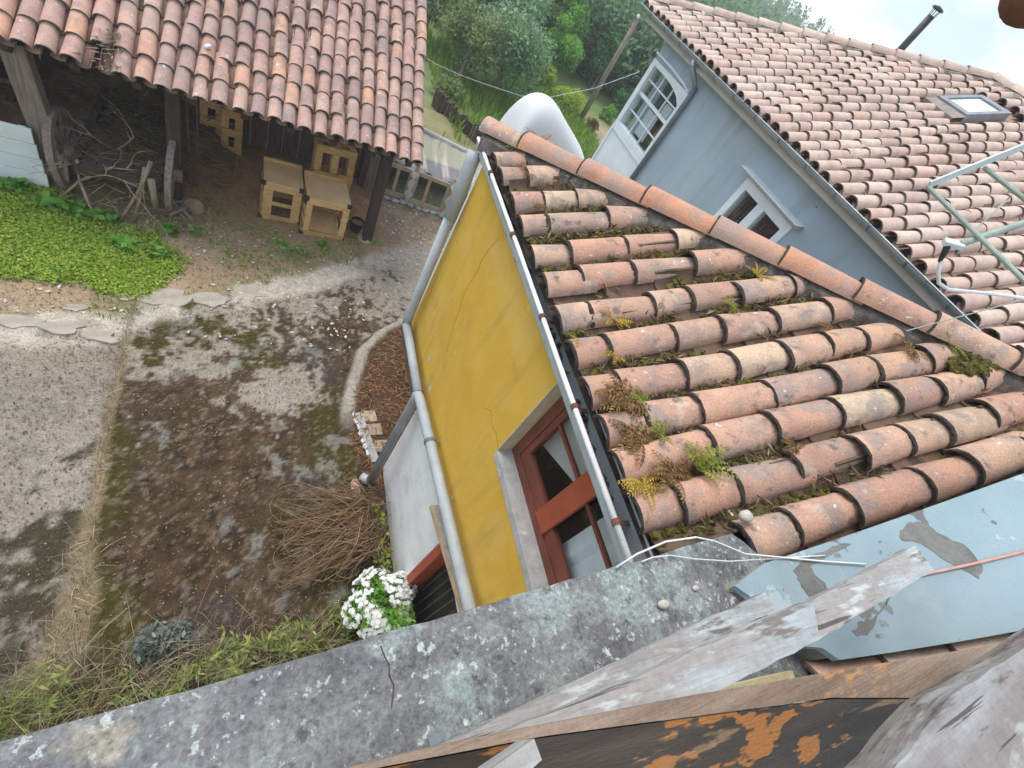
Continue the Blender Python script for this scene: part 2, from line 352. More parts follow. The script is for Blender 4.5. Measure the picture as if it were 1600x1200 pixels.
mat['leaf_clover'] = leafmat('clover leaf', [(0, (0.156, 0.287, 0.020)), (.5, (0.276, 0.414, 0.035)), (.85, (0.384, 0.494, 0.060)), (1, (0.456, 0.460, 0.120))])
mat['leaf_bright'] = leafmat('bright weed leaf', [(0, (.07, .21, .02)), (.6, (.12, .31, .035)), (1, (.21, .42, .07))])
mat['leaf_olive'] = leafmat('grey green foliage', [(0, (0.098, 0.195, 0.105)), (.4, (0.179, 0.318, 0.172)), (.75, (0.293, 0.439, 0.247)), (1, (0.439, 0.569, 0.344))], .5)
mat['leaf_green'] = leafmat('fresh green foliage', [(0, (0.081, 0.227, 0.038)), (.4, (0.163, 0.390, 0.060)), (.8, (0.276, 0.536, 0.090)), (1, (0.423, 0.625, 0.149))], .5)
mat['leaf_dark'] = leafmat('deep green foliage', [(0, (0.041, 0.139, 0.053)), (.5, (0.081, 0.244, 0.083)), (.85, (0.146, 0.341, 0.113)), (1, (0.244, 0.471, 0.164))], .5)
mat['leaf_yellow'] = leafmat('yellow green foliage', [(0, (0.211, 0.357, 0.045)), (.5, (0.390, 0.552, 0.060)), (1, (0.585, 0.625, 0.120))], .5)
mat['leaf_scrub'] = leafmat('brownish scrub foliage', [(0, (0.114, 0.179, 0.067)), (.4, (0.211, 0.309, 0.113)), (.8, (0.325, 0.390, 0.172)), (1, (0.439, 0.423, 0.224))], .5)
mat['leaf_far'] = leafmat('far wood foliage', [(0, (0.098, 0.188, 0.113)), (.35, (0.163, 0.284, 0.158)), (.7, (0.236, 0.366, 0.194)), (1, (0.341, 0.455, 0.254))], .5)  # distance haze is mixed into this bluish green
mat['trunk'] = M('pale trunk bark', [(.3, (.17, .14, .11)), (.7, (.34, .30, .25))], 4, 6, .9, .4, 30, stretch=(5, 5, .8))
mat['grass'] = leafmat('green grass blade', [(0, (0.112, 0.237, 0.025)), (.6, (0.213, 0.375, 0.044)), (1, (0.375, 0.475, 0.112))])
mat['grass_dry'] = leafmat('dry straw blade', [(0, (.20, .155, .095)), (.5, (.33, .27, .18)), (1, (.48, .42, .31))], .15)
mat['leaf_weed'] = leafmat('lanceolate weed leaf', [(0, (.11, .16, .035)), (.5, (.22, .28, .07)), (.85, (.36, .38, .13)), (1, (.46, .40, .18))])
mat['leaf_blue'] = leafmat('blue grey leaf', [(0, (.10, .13, .12)), (.6, (.19, .24, .22)), (1, (.30, .34, .31))])
mat['fern_gold'] = leafmat('golden fern', [(0, (.30, .19, .03)), (.5, (.46, .33, .05)), (1, (.55, .42, .09))])
mat['fern_green'] = leafmat('yellow green fern', [(0, (.14, .17, .03)), (.5, (.26, .28, .05)), (1, (.42, .40, .09))])
mat['fern_brown'] = leafmat('rust brown fern', [(0, (.11, .06, .025)), (.5, (.22, .12, .04)), (1, (.36, .23, .08))])
mat['petal'] = M('white petals', [(.3, (.80, .82, .82)), (.7, (.88, .89, .88))], 9, 3, .7, 0, trans=.2)


def sheet(name):
    m = glass(name, (.92, .94, .94), .35, 1.2)
    nt = m.node_tree
    d = nt.nodes.new('ShaderNodeBsdfDiffuse')
    d.inputs['Color'].default_value = (.70, .72, .73, 1)
    ms = nt.nodes.new('ShaderNodeMixShader')
    ms.inputs['Fac'].default_value = .22
    old = [n for n in nt.nodes if n.type == 'MIX_SHADER' and n != ms][0]
    nt.links.new(old.outputs[0], ms.inputs[1])
    nt.links.new(d.outputs[0], ms.inputs[2])
    nt.links.new(ms.outputs[0], [n for n in nt.nodes if n.type == 'OUTPUT_MATERIAL'][0].inputs['Surface'])
    return m


def glass(name, tint, rough=.04, mixrefl=.5):
    m = bpy.data.materials.new(name)
    m.use_nodes = True
    nt = m.node_tree
    nt.nodes.clear()
    N, L = nt.nodes.new, nt.links.new
    out = N('ShaderNodeOutputMaterial')
    t = N('ShaderNodeBsdfTransparent')
    t.inputs['Color'].default_value = c4(tint)
    g = N('ShaderNodeBsdfGlossy')
    g.inputs['Roughness'].default_value = rough
    fr = N('ShaderNodeLayerWeight')
    fr.inputs['Blend'].default_value = .5
    pw = N('ShaderNodeMath')
    pw.operation = 'POWER'
    pw.inputs[1].default_value = 4.0
    L(fr.outputs['Facing'], pw.inputs[0])
    mu = N('ShaderNodeMath')
    mu.operation = 'MULTIPLY_ADD'
    mu.inputs[1].default_value = .7
    mu.inputs[2].default_value = mixrefl * .08
    L(pw.outputs[0], mu.inputs[0])
    ms = N('ShaderNodeMixShader')
    L(mu.outputs[0], ms.inputs['Fac'])
    L(t.outputs[0], ms.inputs[1])
    L(g.outputs[0], ms.inputs[2])
    L(ms.outputs[0], out.inputs['Surface'])
    return m


mat['glass'] = glass('window glass', (.93, .95, .96))
mat['plastic_clear'] = sheet('clear plastic sheet')
mat['glass_green'] = glass('dusty green glass', (.35, .50, .45), .15)
mat['glass_sky'] = M('skylight glass', [(.3, (.55, .60, .62)), (.7, (.62, .66, .68))], 3, 3, .06, 0, spec=1.0, metal=.85)
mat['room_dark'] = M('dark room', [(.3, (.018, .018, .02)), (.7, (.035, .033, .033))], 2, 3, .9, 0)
mat['room_blue'] = M('blue grey room', [(.3, (.16, .20, .22)), (.7, (.24, .29, .31))], 2, 3, .9, 0)
mat['room_pale'] = M('room ceiling', [(.3, (.46, .44, .40)), (.7, (.54, .52, .48))], 2, 3, .9, 0)
mat['curtain'] = M('pale curtain', [(.3, (.68, .73, .76)), (.7, (.78, .82, .84))], 3, 4, .9, .1, 20)
mat['orange_cloth'] = M('orange brown cloth', [(.3, (.24, .10, .05)), (.7, (.36, .17, .09))], 3, 3, .9, 0)

# ------------------------------------------------------------------ object helpers
def tag(o, label=None, cat=None, group=None, kind=None):
    if label: o['label'] = label
    if cat: o['category'] = cat
    if group: o['group'] = group
    if kind: o['kind'] = kind
    return o


BASE = {}


def thing(name, label, cat, loc=(0, 0, 0), group=None):
    o = bpy.data.objects.new(name, None)
    o.empty_display_size = .1
    COL.objects.link(o)
    o.location = loc
    BASE[o] = Vector(loc)
    return tag(o, label, cat, group)


class MB:
    def __init__(s):
        s.v, s.f, s.mi = [], [], []

    def poly(s, pts, mi=0):
        n = len(s.v)
        s.v += [tuple(p) for p in pts]
        s.f.append(tuple(range(n, n + len(pts))))
        s.mi.append(mi)
        return s

    def hexa(s, p, mi=0):
        """8 corners: bottom loop 0-3, top loop 4-7"""
        n = len(s.v)
        s.v += [tuple(q) for q in p]
        for f in ((3, 2, 1, 0), (4, 5, 6, 7), (0, 1, 5, 4), (1, 2, 6, 5), (2, 3, 7, 6), (3, 0, 4, 7)):
            s.f.append(tuple(n + i for i in f))
            s.mi.append(mi)
        return s

    def box(s, a, b, mi=0):
        x0, y0, z0 = a
        x1, y1, z1 = b
        return s.hexa([(x0, y0, z0), (x1, y0, z0), (x1, y1, z0), (x0, y1, z0), (x0, y0, z1), (x1, y0, z1), (x1, y1, z1), (x0, y1, z1)], mi)

    def bar(s, a, b, w, h, up=(0, 0, 1), mi=0, w2=None, h2=None):
        """rectangular bar from a to b, width w (sideways), height h (along up)"""
        a, b, up = Vector(a), Vector(b), Vector(up)
        d = (b - a).normalized()
        sd = d.cross(up)
        if sd.length < 1e-4:
            sd = d.cross(Vector((1, 0, 0)))
        sd.normalize()
        u = sd.cross(d).normalized()
        w2 = w if w2 is None else w2
        h2 = h if h2 is None else h2
        q = []
        for p, ww, hh in ((a, w, h), (b, w2, h2)):
            q.append([p - sd * ww / 2 - u * hh / 2, p + sd * ww / 2 - u * hh / 2, p + sd * ww / 2 + u * hh / 2, p - sd * ww / 2 + u * hh / 2])
        return s.hexa(q[0] + q[1], mi)

    def tube(s, pts, rad, seg=8, mi=0, caps=True):
        pts = [Vector(p) for p in pts]
        rads = rad if isinstance(rad, (list, tuple)) else [rad] * len(pts)
        n0 = len(s.v)
        ref = Vector((0, 0, 1))
        prev = None
        for i, p in enumerate(pts):
            d = (pts[min(i + 1, len(pts) - 1)] - pts[max(i - 1, 0)]).normalized()
            if prev is None:
                x = d.cross(ref)
                if x.length < .05:
                    x = d.cross(Vector((1, 0, 0)))
            else:
                x = prev - d * prev.dot(d)
            x.normalize()
            prev = x
            y = d.cross(x)
            for k in range(seg):
                a = 2 * math.pi * k / seg
                s.v.append(tuple(p + (x * math.cos(a) + y * math.sin(a)) * rads[i]))
        for i in range(len(pts) - 1):
            for k in range(seg):
                k2 = (k + 1) % seg
                s.f.append((n0 + i * seg + k, n0 + i * seg + k2, n0 + (i + 1) * seg + k2, n0 + (i + 1) * seg + k))
                s.mi.append(mi)
        if caps:
            s.f.append(tuple(n0 + k for k in range(seg))[::-1]); s.mi.append(mi)
            m = n0 + (len(pts) - 1) * seg
            s.f.append(tuple(m + k for k in range(seg))); s.mi.append(mi)
        return s

    def blob(s, c, r, seg=8, rings=5, jit=.12, mi=0):
        n0 = len(s.v)
        for i in range(rings + 1):
            th = math.pi * i / rings
            for k in range(seg):
                a = 2 * math.pi * k / seg
                j = 1 + random.uniform(-jit, jit)
                s.v.append((c[0] + r[0] * math.sin(th) * math.cos(a) * j, c[1] + r[1] * math.sin(th) * math.sin(a) * j, c[2] + r[2] * math.cos(th) * j))
        for i in range(rings):
            for k in range(seg):
                k2 = (k + 1) % seg
                s.f.append((n0 + i * seg + k, n0 + (i + 1) * seg + k, n0 + (i + 1) * seg + k2, n0 + i * seg + k2)); s.mi.append(mi)
        return s

    def build(s, name, mats, parent=None, base=None, smooth=False, bevel=0.0):
        if base is None:
            p, base = parent, None
            while p is not None:
                if p in BASE:
                    base = BASE[p]
                    break
                p = p.parent
            base = base or Vector((0, 0, 0))
        base = Vector(base)
        me = bpy.data.meshes.new(name)
        me.from_pydata([(v[0] - base.x, v[1] - base.y, v[2] - base.z) for v in s.v], [], s.f)
        mats = mats if isinstance(mats, (list, tuple)) else [mats]
        for k in mats:
            me.materials.append(mat[k])
        if len(mats) > 1:
            me.polygons.foreach_set('material_index', s.mi)
        if smooth:
            me.polygons.foreach_set('use_smooth', [True] * len(s.f))
        me.update()
        o = bpy.data.objects.new(name, me)
        COL.objects.link(o)
        if parent is not None:
            o.parent = parent
        else:
            o.location = base
        if bevel > 0:
            b = o.modifiers.new('bevel', 'BEVEL')
            b.width = bevel
            b.segments = 2
            b.limit_method = 'ANGLE'
        return o


def np_mesh(name, verts, faces, mats, parent=None, base=(0, 0, 0), smooth=False):
    """fast mesh from numpy: verts (n,3), faces (m,k)"""
    me = bpy.data.meshes.new(name)
    verts = np.asarray(verts, dtype=np.float32) - np.array(base, dtype=np.float32)
    faces = np.asarray(faces, dtype=np.int32)
    k = faces.shape[1]
    me.vertices.add(len(verts))
    me.vertices.foreach_set('co', verts.ravel())
    me.loops.add(faces.size)
    me.loops.foreach_set('vertex_index', faces.ravel())
    me.polygons.add(len(faces))
    me.polygons.foreach_set('loop_start', np.arange(0, faces.size, k, dtype=np.int32))
    me.polygons.foreach_set('loop_total', np.full(len(faces), k, dtype=np.int32))
    if smooth:
        me.polygons.foreach_set('use_smooth', np.ones(len(faces), dtype=bool))
    me.update(calc_edges=True)
    me.validate()
    mats = mats if isinstance(mats, (list, tuple)) else [mats]
    for m_ in mats:
        me.materials.append(mat[m_])
    o = bpy.data.objects.new(name, me)
    COL.objects.link(o)
    if parent is not None:
        o.parent = parent
    else:
        o.location = base
    return o


def rand_dirs(n, up=0.0):
    d = RNG.normal(size=(n, 3))
    d[:, 2] += up
    return d / np.linalg.norm(d, axis=1, keepdims=True)


def leaf_quads(P, size, aspect=.5, up=.3, jit=.4):
    """rhombic leaves centred at P"""
    n = len(P)
    a = rand_dirs(n)
    nr = rand_dirs(n, up * 2)
    b = np.cross(nr, a)
    b /= np.maximum(np.linalg.norm(b, axis=1, keepdims=True), 1e-6)
    a = np.cross(b, nr)
    sz = size * (1 + RNG.uniform(-jit, jit, size=(n, 1)))
    V = np.stack([P - a * sz * .5, P + b * sz * aspect * .5, P + a * sz * .5, P - b * sz * aspect * .5], axis=1).reshape(-1, 3)
    F = np.arange(n * 4).reshape(-1, 4)
    return V, F


def blades(P, h, w, lean=.5, jit=.4):
    """grass blades: bent triangles+quad as one 5-vertex strip (quad + degenerate-free quad)"""
    n = len(P)
    az = RNG.uniform(0, 2 * np.pi, n)
    hh = h * (1 + RNG.uniform(-jit, jit, n))
    ln = RNG.uniform(.1, 1, n) * lean * hh
    dx, dy = np.cos(az), np.sin(az)
    px, py = -dy * w * .5, dx * w * .5
    z0 = np.zeros(n)
    b0 = P + np.stack([px, py, z0], 1)
    b1 = P - np.stack([px, py, z0], 1)
    m = P + np.stack([dx * ln * .35, dy * ln * .35, hh * .6], 1)
    m0 = m + np.stack([px, py, z0], 1) * .8
    m1 = m - np.stack([px, py, z0], 1) * .8
    t = P + np.stack([dx * ln, dy * ln, hh * .95], 1)
    t0 = t + np.stack([px, py, z0], 1) * .15
    t1 = t - np.stack([px, py, z0], 1) * .15
    V = np.stack([b0, b1, m1, m0, t1, t0], 1).reshape(-1, 3)
    k = np.arange(n) * 6
    F = np.concatenate([np.stack([k, k + 1, k + 2, k + 3], 1), np.stack([k + 3, k + 2, k + 4, k + 5], 1)])
    return V, F


def vnoise(x, y, seed):
    xi, yi = np.floor(x).astype(np.int64), np.floor(y).astype(np.int64)
    xf, yf = x - xi, y - yi

    def h(a, b):
        k = (a * 374761393 + b * 668265263 + seed * 974634777) & 0xffffffff
        k = ((k ^ (k >> 13)) * 1274126177) & 0xffffffff
        return ((k ^ (k >> 16)) & 0xffff) / 65535.0
    u, v = xf * xf * (3 - 2 * xf), yf * yf * (3 - 2 * yf)
    return (h(xi, yi) * (1 - u) + h(xi + 1, yi) * u) * (1 - v) + (h(xi, yi + 1) * (1 - u) + h(xi + 1, yi + 1) * u) * v


def fbm(x, y, seed, oct=5, gain=.55):
    a, s, t = 1.0, 0.0, 0.0
    for i in range(oct):
        s = s + a * vnoise(x * 2 ** i + 17.3 * i, y * 2 ** i - 9.1 * i, seed + i)
        t += a
        a *= gain
    return s / t


def sstep(a, b, x):
    t = np.clip((x - a) / (b - a), 0, 1)
    return t * t * (3 - 2 * t)


def set_col(o, col):
    me = o.data
    at = me.attributes.new('Col', 'FLOAT_COLOR', 'POINT')
    rgba = np.ones((len(me.vertices), 4), dtype=np.float32)
    rgba[:, :3] = col
    at.data.foreach_set('color', rgba.ravel())

# ================================================================== GROUND
def terrain_z(x, y):
    r = np.hypot(x - 2.0, y - 4.0)
    z = -0.09 + 0.052 * np.clip(r - 24, 0, 120) - .02 * np.clip(r - 150, 0, 400)
    z = z + 1.2 * (fbm(x * .03, y * .03, 5) - .5) * sstep(26, 70, r) + .10 * (fbm(x * .35, y * .35, 6) - .5) * sstep(9, 14, r)
    return z


nr_, na_ = 120, 180
rr = np.concatenate([[0.0], np.geomspace(1.5, 900, nr_ - 1)])
aa = np.linspace(0, 2 * np.pi, na_, endpoint=False)
gx = 2.0 + rr[:, None] * np.cos(aa)[None]
gy = 4.0 + rr[:, None] * np.sin(aa)[None]
gz = terrain_z(gx, gy)
V = np.stack([gx, gy, gz], -1).reshape(-1, 3)
i, k = np.meshgrid(np.arange(nr_ - 1), np.arange(na_), indexing='ij')
k2 = (k + 1) % na_
F = np.stack([i * na_ + k, (i + 1) * na_ + k, (i + 1) * na_ + k2, i * na_ + k2], -1).reshape(-1, 4)
ter = np_mesh('ground', V, F, 'terrain', smooth=True)
tag(ter, kind='structure')
n1 = fbm(V[:, 0] * .4, V[:, 1] * .4, 11)[:, None]
gcol = np.array([.10, .17, .045]) * (1 - n1) + np.array([.20, .23, .09]) * n1
farm = sstep(20, 26, np.hypot(V[:, 0] - 2, V[:, 1] - 4))[:, None]
gcol = gcol * (1 - farm) + np.array([.07, .11, .05]) * farm
# bare pale path running back past the barn
pm = sstep(1.4, .5, np.abs(V[:, 0] - 3.6 - .12 * (V[:, 1] - 9))) * sstep(14, 11.5, V[:, 1]) + sstep(1.3, .6, np.abs(V[:, 0] - 11.6)) * sstep(2.0, .8, np.abs(V[:, 1] - 16.2))
pm = np.clip(pm, 0, 1)[:, None]
gcol = gcol * (1 - pm) + np.array([.33, .28, .185]) * pm
set_col(ter, gcol)

# ---- yard sheet
st = .03
xs = np.arange(-4.2, 6.4, st)
ys = np.arange(-1.2, 13.0, st)
X, Y = np.meshgrid(xs, ys)
x, y = X.ravel(), Y.ravel()
A = lambda *c: np.array(c)
n_f = fbm(x * 9, y * 9, 21, 5)
n_m = fbm(x * 2.6, y * 2.6, 22, 6)
n_l = fbm(x * .9, y * .9, 23, 4)
n_h = fbm(x * 22, y * 22, 24, 4)
wob = (n_m - .5) * .35 + (n_f - .5) * .12
xstrip = np.interp(y, [.5, .8, 1.1, 1.43, 1.8, 2.23, 2.9, 3.8, 4.2, 4.65], [-1.1, -1.04, -.98, -.95, -1.0, -.99, -1.05, -1.07, -1.07, -1.06])
yband = np.interp(x, [-4, -2, -1.2, -.8, -.3, .1, .75, 1.5, 2.4, 4], [4.18, 4.18, 4.25, 4.75, 4.85, 5.2, 5.5, 6.05, 6.75, 8.2])
# central mossy concrete
pale = np.stack([.29 + 0 * x, .255 + 0 * x, .212 + 0 * x], 1)
dark = A(.055, .036, .021)[None] * (1 + 1.8 * (n_f[:, None] - .45) + 1.2 * (n_h[:, None] - .5))
olive = A(.052, .045, .010)[None]
purp = A(.060, .045, .040)[None]
dk = dark * (1 - sstep(.5, .66, n_l)[:, None]) + olive * sstep(.5, .66, n_l)[:, None]
pmk = sstep(.52, .7, fbm(x * 1.3 + 7, y * 1.3, 31))[:, None]
dk = dk * (1 - pmk) + purp * pmk
mossy = 1.20 - .36 * (y - 2.45) + .75 * sstep(3.7, 2.6, y) + (n_m - .5) * 2.2 + (n_f - .5) * 2.6 + (n_h - .5) * 1.6
mossy = mossy - 1.3 * np.exp(-(((x - .45) / .42) ** 2 + ((y - 3.35) / .42) ** 2))
mossy = mossy + .8 * np.exp(-(((x - 1.25) / .35) ** 2 + ((y - 4.4) / 1.2) ** 2))
mk = sstep(.28, .70, mossy)[:, None]
lich = (sstep(.60, .66, fbm(x * 7 + 3, y * 7, 41, 4)) * sstep(.48, .62, fbm(x * 1.8, y * 1.8 + 4, 42)) * .45)[:, None]
col = pale * (.80 + .5 * n_f[:, None]) * (1 - mk) + dk * mk
col = col * (1 - lich) + A(.34, .345, .33) * lich
spk = sstep(.60, .72, fbm(x * 30, y * 30, 91, 3))[:, None]
col = col * (1 - .5 * spk) + A(.24, .19, .14) * .5 * spk
# left slab
left = sstep(-.02, .02, xstrip - x)[:, None]
slab = A(.262, .238, .202)[None] * (.62 + .75 * n_m[:, None])
sl_dk = sstep(.35, .75, 1.05 - .50 * (y - .75) + (n_m - .5) * 1.9 + (n_f - .5) * 1.6)[:, None]
slab = slab * (1 - sl_dk) + (A(.052, .045, .028)[None] * (1 - lich) + A(.20, .235, .215)[None] * lich) * sl_dk
warm = sstep(3.2, 4.0, y)[:, None] * .35
slab = slab * (1 - warm) + A(.27, .22, .15) * warm
col = col * (1 - left) + slab * left
# dry grass joint
sw = .05 + .11 * sstep(2.4, 1.0, y)
jm = (.75 * sstep(1.3, .3, np.abs(x - xstrip + wob * .22) / sw) * sstep(4.75, 4.5, y))[:, None]
col = col * (1 - jm) + (A(.30, .235, .14) * (.7 + .6 * n_f[:, None])) * jm
# dirt above the band
dm = sstep(-.12, .16, y - yband + wob * .5)[:, None]
dirt = A(.30, .225, .145)[None] * (.72 + .55 * n_m[:, None])
under = sstep(5.9, 7.0, y + wob)[:, None] * sstep(2.3, 1.7, x)[:, None]
dirt = dirt * (1 - under) + A(.27, .165, .09) * (.75 + .5 * n_f[:, None]) * under
path = sstep(1.6, 2.3, x + wob)[:, None] * sstep(6.2, 7.0, y)[:, None]
dirt = dirt * (1 - path) + A(.235, .185, .135) * (.55 + .9 * n_f[:, None]) * path
back = sstep(9.3, 10.2, y + wob)[:, None]
dirt = dirt * (1 - back) + A(.25, .235, .115) * (.7 + .6 * n_m[:, None]) * back
col = col * (1 - dm) + dirt * dm
# pale broken concrete along the band
bd = y - yband
bm = (sstep(.34, .12, np.abs(bd + .10 + wob * .4)) * sstep(.36, .50, fbm(x * 2.2, y * 2.2, 51)) * sstep(2.4, 1.2, x))[:, None]
bcol = A(.46, .42, .355) * (.75 + .45 * n_f[:, None])
col = col * (1 - bm) + bcol * bm
# dark dirt spill beside the yellow house and curved kerb
kx = np.interp(y, [2.0, 2.26, 2.75, 3.19, 3.69, 4.24, 4.64, 4.98, 5.4], [1.45, 1.35, 1.19, 1.2, 1.3, 1.47, 1.77, 2.2, 2.8])
lm = sstep(-.03, .06, x - kx)[:, None] * sstep(1.9, 2.2, y)[:, None] * sstep(5.2, 4.9, y)[:, None]
litter = A(.085, .05, .033) * (.5 + 1.1 * n_f[:, None])
col = col * (1 - lm) + litter * lm
km = (sstep(.11, .05, np.abs(x - kx + .02 + wob * .1)) * sstep(2.9, 3.3, y) * sstep(5.2, 4.9, y))[:, None]
col = col * (1 - km) + A(.32, .29, .245) * (.8 + .4 * n_f[:, None]) * km
# green tint where clover grows
def in_patch(px, py):
    e1 = ((px + 2.3) / 1.35) ** 2 + ((py - 5.35) / .62) ** 2
    e2 = ((px + 1.25) / .5) ** 2 + ((py - 5.15) / .42) ** 2
    e3 = ((px + 2.5) / .7) ** 2 + ((py - 6.0) / .35) ** 2
    return np.minimum(np.minimum(e1, e2), e3)


pn = in_patch(x, y) + (n_m - .5) * 1.3
gm = sstep(1.15, .85, pn)[:, None]
col = col * (1 - gm) + A(.11, .185, .035) * (.6 + .8 * n_f[:, None]) * gm
gs = (sstep(.55, .70, fbm(x * 1.4 + 2, y * 1.4, 61)) * sstep(-.1, .3, y - yband) * sstep(7.0, 6.0, y) * .55)[:, None]
col = col * (1 - gs) + A(.15, .17, .055) * gs
z = .012 * (n_m - .5) + .008 * (n_h - .5) + .03 * bm[:, 0] * (n_f) + .05 * km[:, 0] - .02 * jm[:, 0] + .05 * under[:, 0] * n_m
z = z + .16 * sstep(6.8, 8.2, y) * sstep(1.9, 1.3, x) * n_l
edge = np.minimum(np.minimum(x - xs[0], xs[-1] - x), np.minimum(y - ys[0], ys[-1] - y))
z = z - .12 * sstep(.5, 0, edge)
nx_, ny_ = len(xs), len(ys)
i, k = np.meshgrid(np.arange(ny_ - 1), np.arange(nx_ - 1), indexing='ij')
F = np.stack([i * nx_ + k, i * nx_ + k + 1, (i + 1) * nx_ + k + 1, (i + 1) * nx_ + k], -1).reshape(-1, 4)
yard = np_mesh('yard', np.stack([x, y, z], 1), F, 'yard', smooth=True)
set_col(yard, np.clip(col, .01, .8))
tag(yard, kind='structure')


def scatter(n, x0, x1, y0, y1, z=0.0, keep=None):
    px, py = RNG.uniform(x0, x1, n), RNG.uniform(y0, y1, n)
    if keep is not None:
        m = keep(px, py)
        px, py = px[m], py[m]
    return np.stack([px, py, np.full(len(px), z)], 1)


def stuff(name, V, F, m, label):
    o = np_mesh(name, V, F, m)
    tag(o, label, kind='stuff')
    return o


# clover patch, thin grass, dry straw, litter
keep = lambda px, py: (in_patch(px, py) + (fbm(px * 2.6, py * 2.6, 22, 6) - .5) * 1.3 + RNG.uniform(-.55, .35, len(px)) + np.abs(RNG.normal(0, .12, len(px)))) < .95
P = scatter(90000, -3.6, -.6, 4.4, 6.5, 0, keep)
P[:, 2] = RNG.uniform(.01, .05, len(P))
V, F = leaf_quads(P, .027, .7, 1.1, .7)
tag(stuff('clover', V, F, 'leaf_clover', 'low bright green clover covering the bare dirt in front of the cart'), cat='ground cover')
P = scatter(5200, -2.4, 1.9, 4.3, 6.9, 0, lambda px, py: (fbm(px * 1.6 + 2, py * 1.6, 61) > .54) & (py > np.interp(px, [-4, -1.2, -.3, 1.5, 2.4], [4.2, 4.3, 4.9, 6.1, 6.8])))
V, F = blades(P, .07, .012, .8)
tag(stuff('thin_grass', V, F, 'grass', 'thin grass tufts scattered on the beige dirt before the barn'), cat='grass')
P1 = []
for yy in np.arange(.3, 4.6, .004):
    w_ = .03 + .10 * float(sstep(2.4, 1.0, np.array(yy)))
    for _ in range(1 + int(1 * (w_ > .06))):
        if random.random() < .45: continue
        P1.append((float(np.interp(yy, [.5, .8, 1.1, 1.43, 1.8, 2.23, 2.9, 3.8, 4.2, 4.65], [-1.1, -1.04, -.98, -.95, -1.0, -.99, -1.05, -1.07, -1.07, -1.06])) + random.gauss(0, w_ * .7), yy, 0))
V, F = blades(np.array(P1), .085, .0055, 1.6, .7)
tag(stuff('dry_grass', V, F, 'grass_dry', 'straw coloured dry grass growing along the concrete joint'), cat='grass')
P = scatter(15000, -3.4, 2.2, .3, 6.6, .012)
V, F = leaf_quads(P, .020, .4, 2.5, .8)
tag(stuff('litter', V, F, 'debris', 'fine dead leaf litter strewn over the yard'), cat='litter')
P = scatter(2600, 1.2, 2.4, 2.2, 5.0, .02, lambda px, py: px > np.interp(py, [2.0, 2.26, 2.75, 3.19, 3.69, 4.24, 4.64, 4.98], [1.4, 1.35, 1.2, 1.2, 1.3, 1.47, 1.77, 2.2]))
P[:, 2] = RNG.uniform(.01, .07, len(P))
V, F = leaf_quads(P, .07, .14, 2.0, .7)
tag(stuff('dead_leaves', V, F, 'twig_brown', 'reddish brown dead leaves heaped under the overhang of the yellow house'), cat='litter')
P = scatter(1500, -1.0, 1.5, .6, 5.0, .013, lambda px, py: fbm(px * 1.7, py * 1.7, 95) > .5)
V, F = leaf_quads(P, .011, .6, 2.5, .9)
tag(stuff('pale_flecks', V, F, 'grass_dry', 'tiny pale flecks of grit and lichen over the mossy concrete'), cat='grit')
P = scatter(3200, -3.0, -1.05, .6, 4.1, .013)
V, F = leaf_quads(P, .014, .5, 2.5, .8)
tag(stuff('dark_flecks', V, F, 'debris', 'tiny dead leaf fragments over the grey slab'), cat='grit')
# gravel on the path beside the barn
P = scatter(420, 1.7, 3.8, 6.2, 9.2, .012)
V, F = leaf_quads(P, .04, .6, 2.5, .8)
tag(stuff('gravel', V, F, 'pebble', 'pale gravel chips on the dirt path beside the barn'), cat='gravel')
P = scatter(420, -2.6, 1.6, 4.2, 6.5, .014)
V, F = leaf_quads(P, .04, .6, 2.5, .8)
tag(stuff('stone_chips', V, F, 'pebble', 'pale stone and wood chips scattered on the dirt'), cat='gravel')


# broken cement slabs along the edge of the yard: each one lies loose
def flat_rock(cx, cy, r, h, squash=1.0, rot=0.0, n=15):
    mb = MB()
    h = h * .55
    r = r * 1.15
    a0 = random.random() * 6
    top, bot = [], []
    for q in range(n):
        a = a0 + 2 * math.pi * q / n
        rr_ = r * random.uniform(.60, 1.2)
        dx, dy = rr_ * math.cos(a), rr_ * math.sin(a) * squash
        X_, Y_ = dx * math.cos(rot) - dy * math.sin(rot), dx * math.sin(rot) + dy * math.cos(rot)
        top.append((cx + X_ * .93, cy + Y_ * .93, h + random.uniform(-.004, .004)))
        bot.append((cx + X_, cy + Y_, -.03))
    mb.poly(top)
    for q in range(n):
        mb.poly([bot[q], bot[(q + 1) % n], top[(q + 1) % n], top[q]])
    return mb


for cx, cy, r, h, sq, ro, lab in [
        (-1.93, 4.14, .20, .045, .45, 0, 'pale broken cement piece at the left edge of the photo'),
        (-1.62, 4.12, .19, .05, .45, .05, 'pale broken cement piece second from the left along the slab edge'),
        (-1.30, 4.06, .17, .045, .5, -.1, 'pale cement piece with a grassy crack at the corner of the left slab'),
        (-1.12, 4.72, .15, .035, .6, .3, 'small flat cement flake lying on the dirt above the joint'),
        (-.80, 4.74, .23, .04, .55, .2, 'broad pale cement flake at the top of the grass joint'),
        (-.38, 4.80, .20, .035, .6, .1, 'pale cement flake midway along the broken edge below the clover'),
        (.02, 5.02, .22, .035, .6, .5, 'pale cement flake nearest the crates along the broken edge'),
        (-1.55, 4.42, .09, .03, .6, .3, 'little cement chip on the dirt behind the left slab')]:
    o = flat_rock(cx, cy, r, h, sq, ro).build('cement_slab', 'cement', None, (cx, cy, 0))
    tag(o, lab, 'cement slab', 'broken cement pieces along the slab edge')

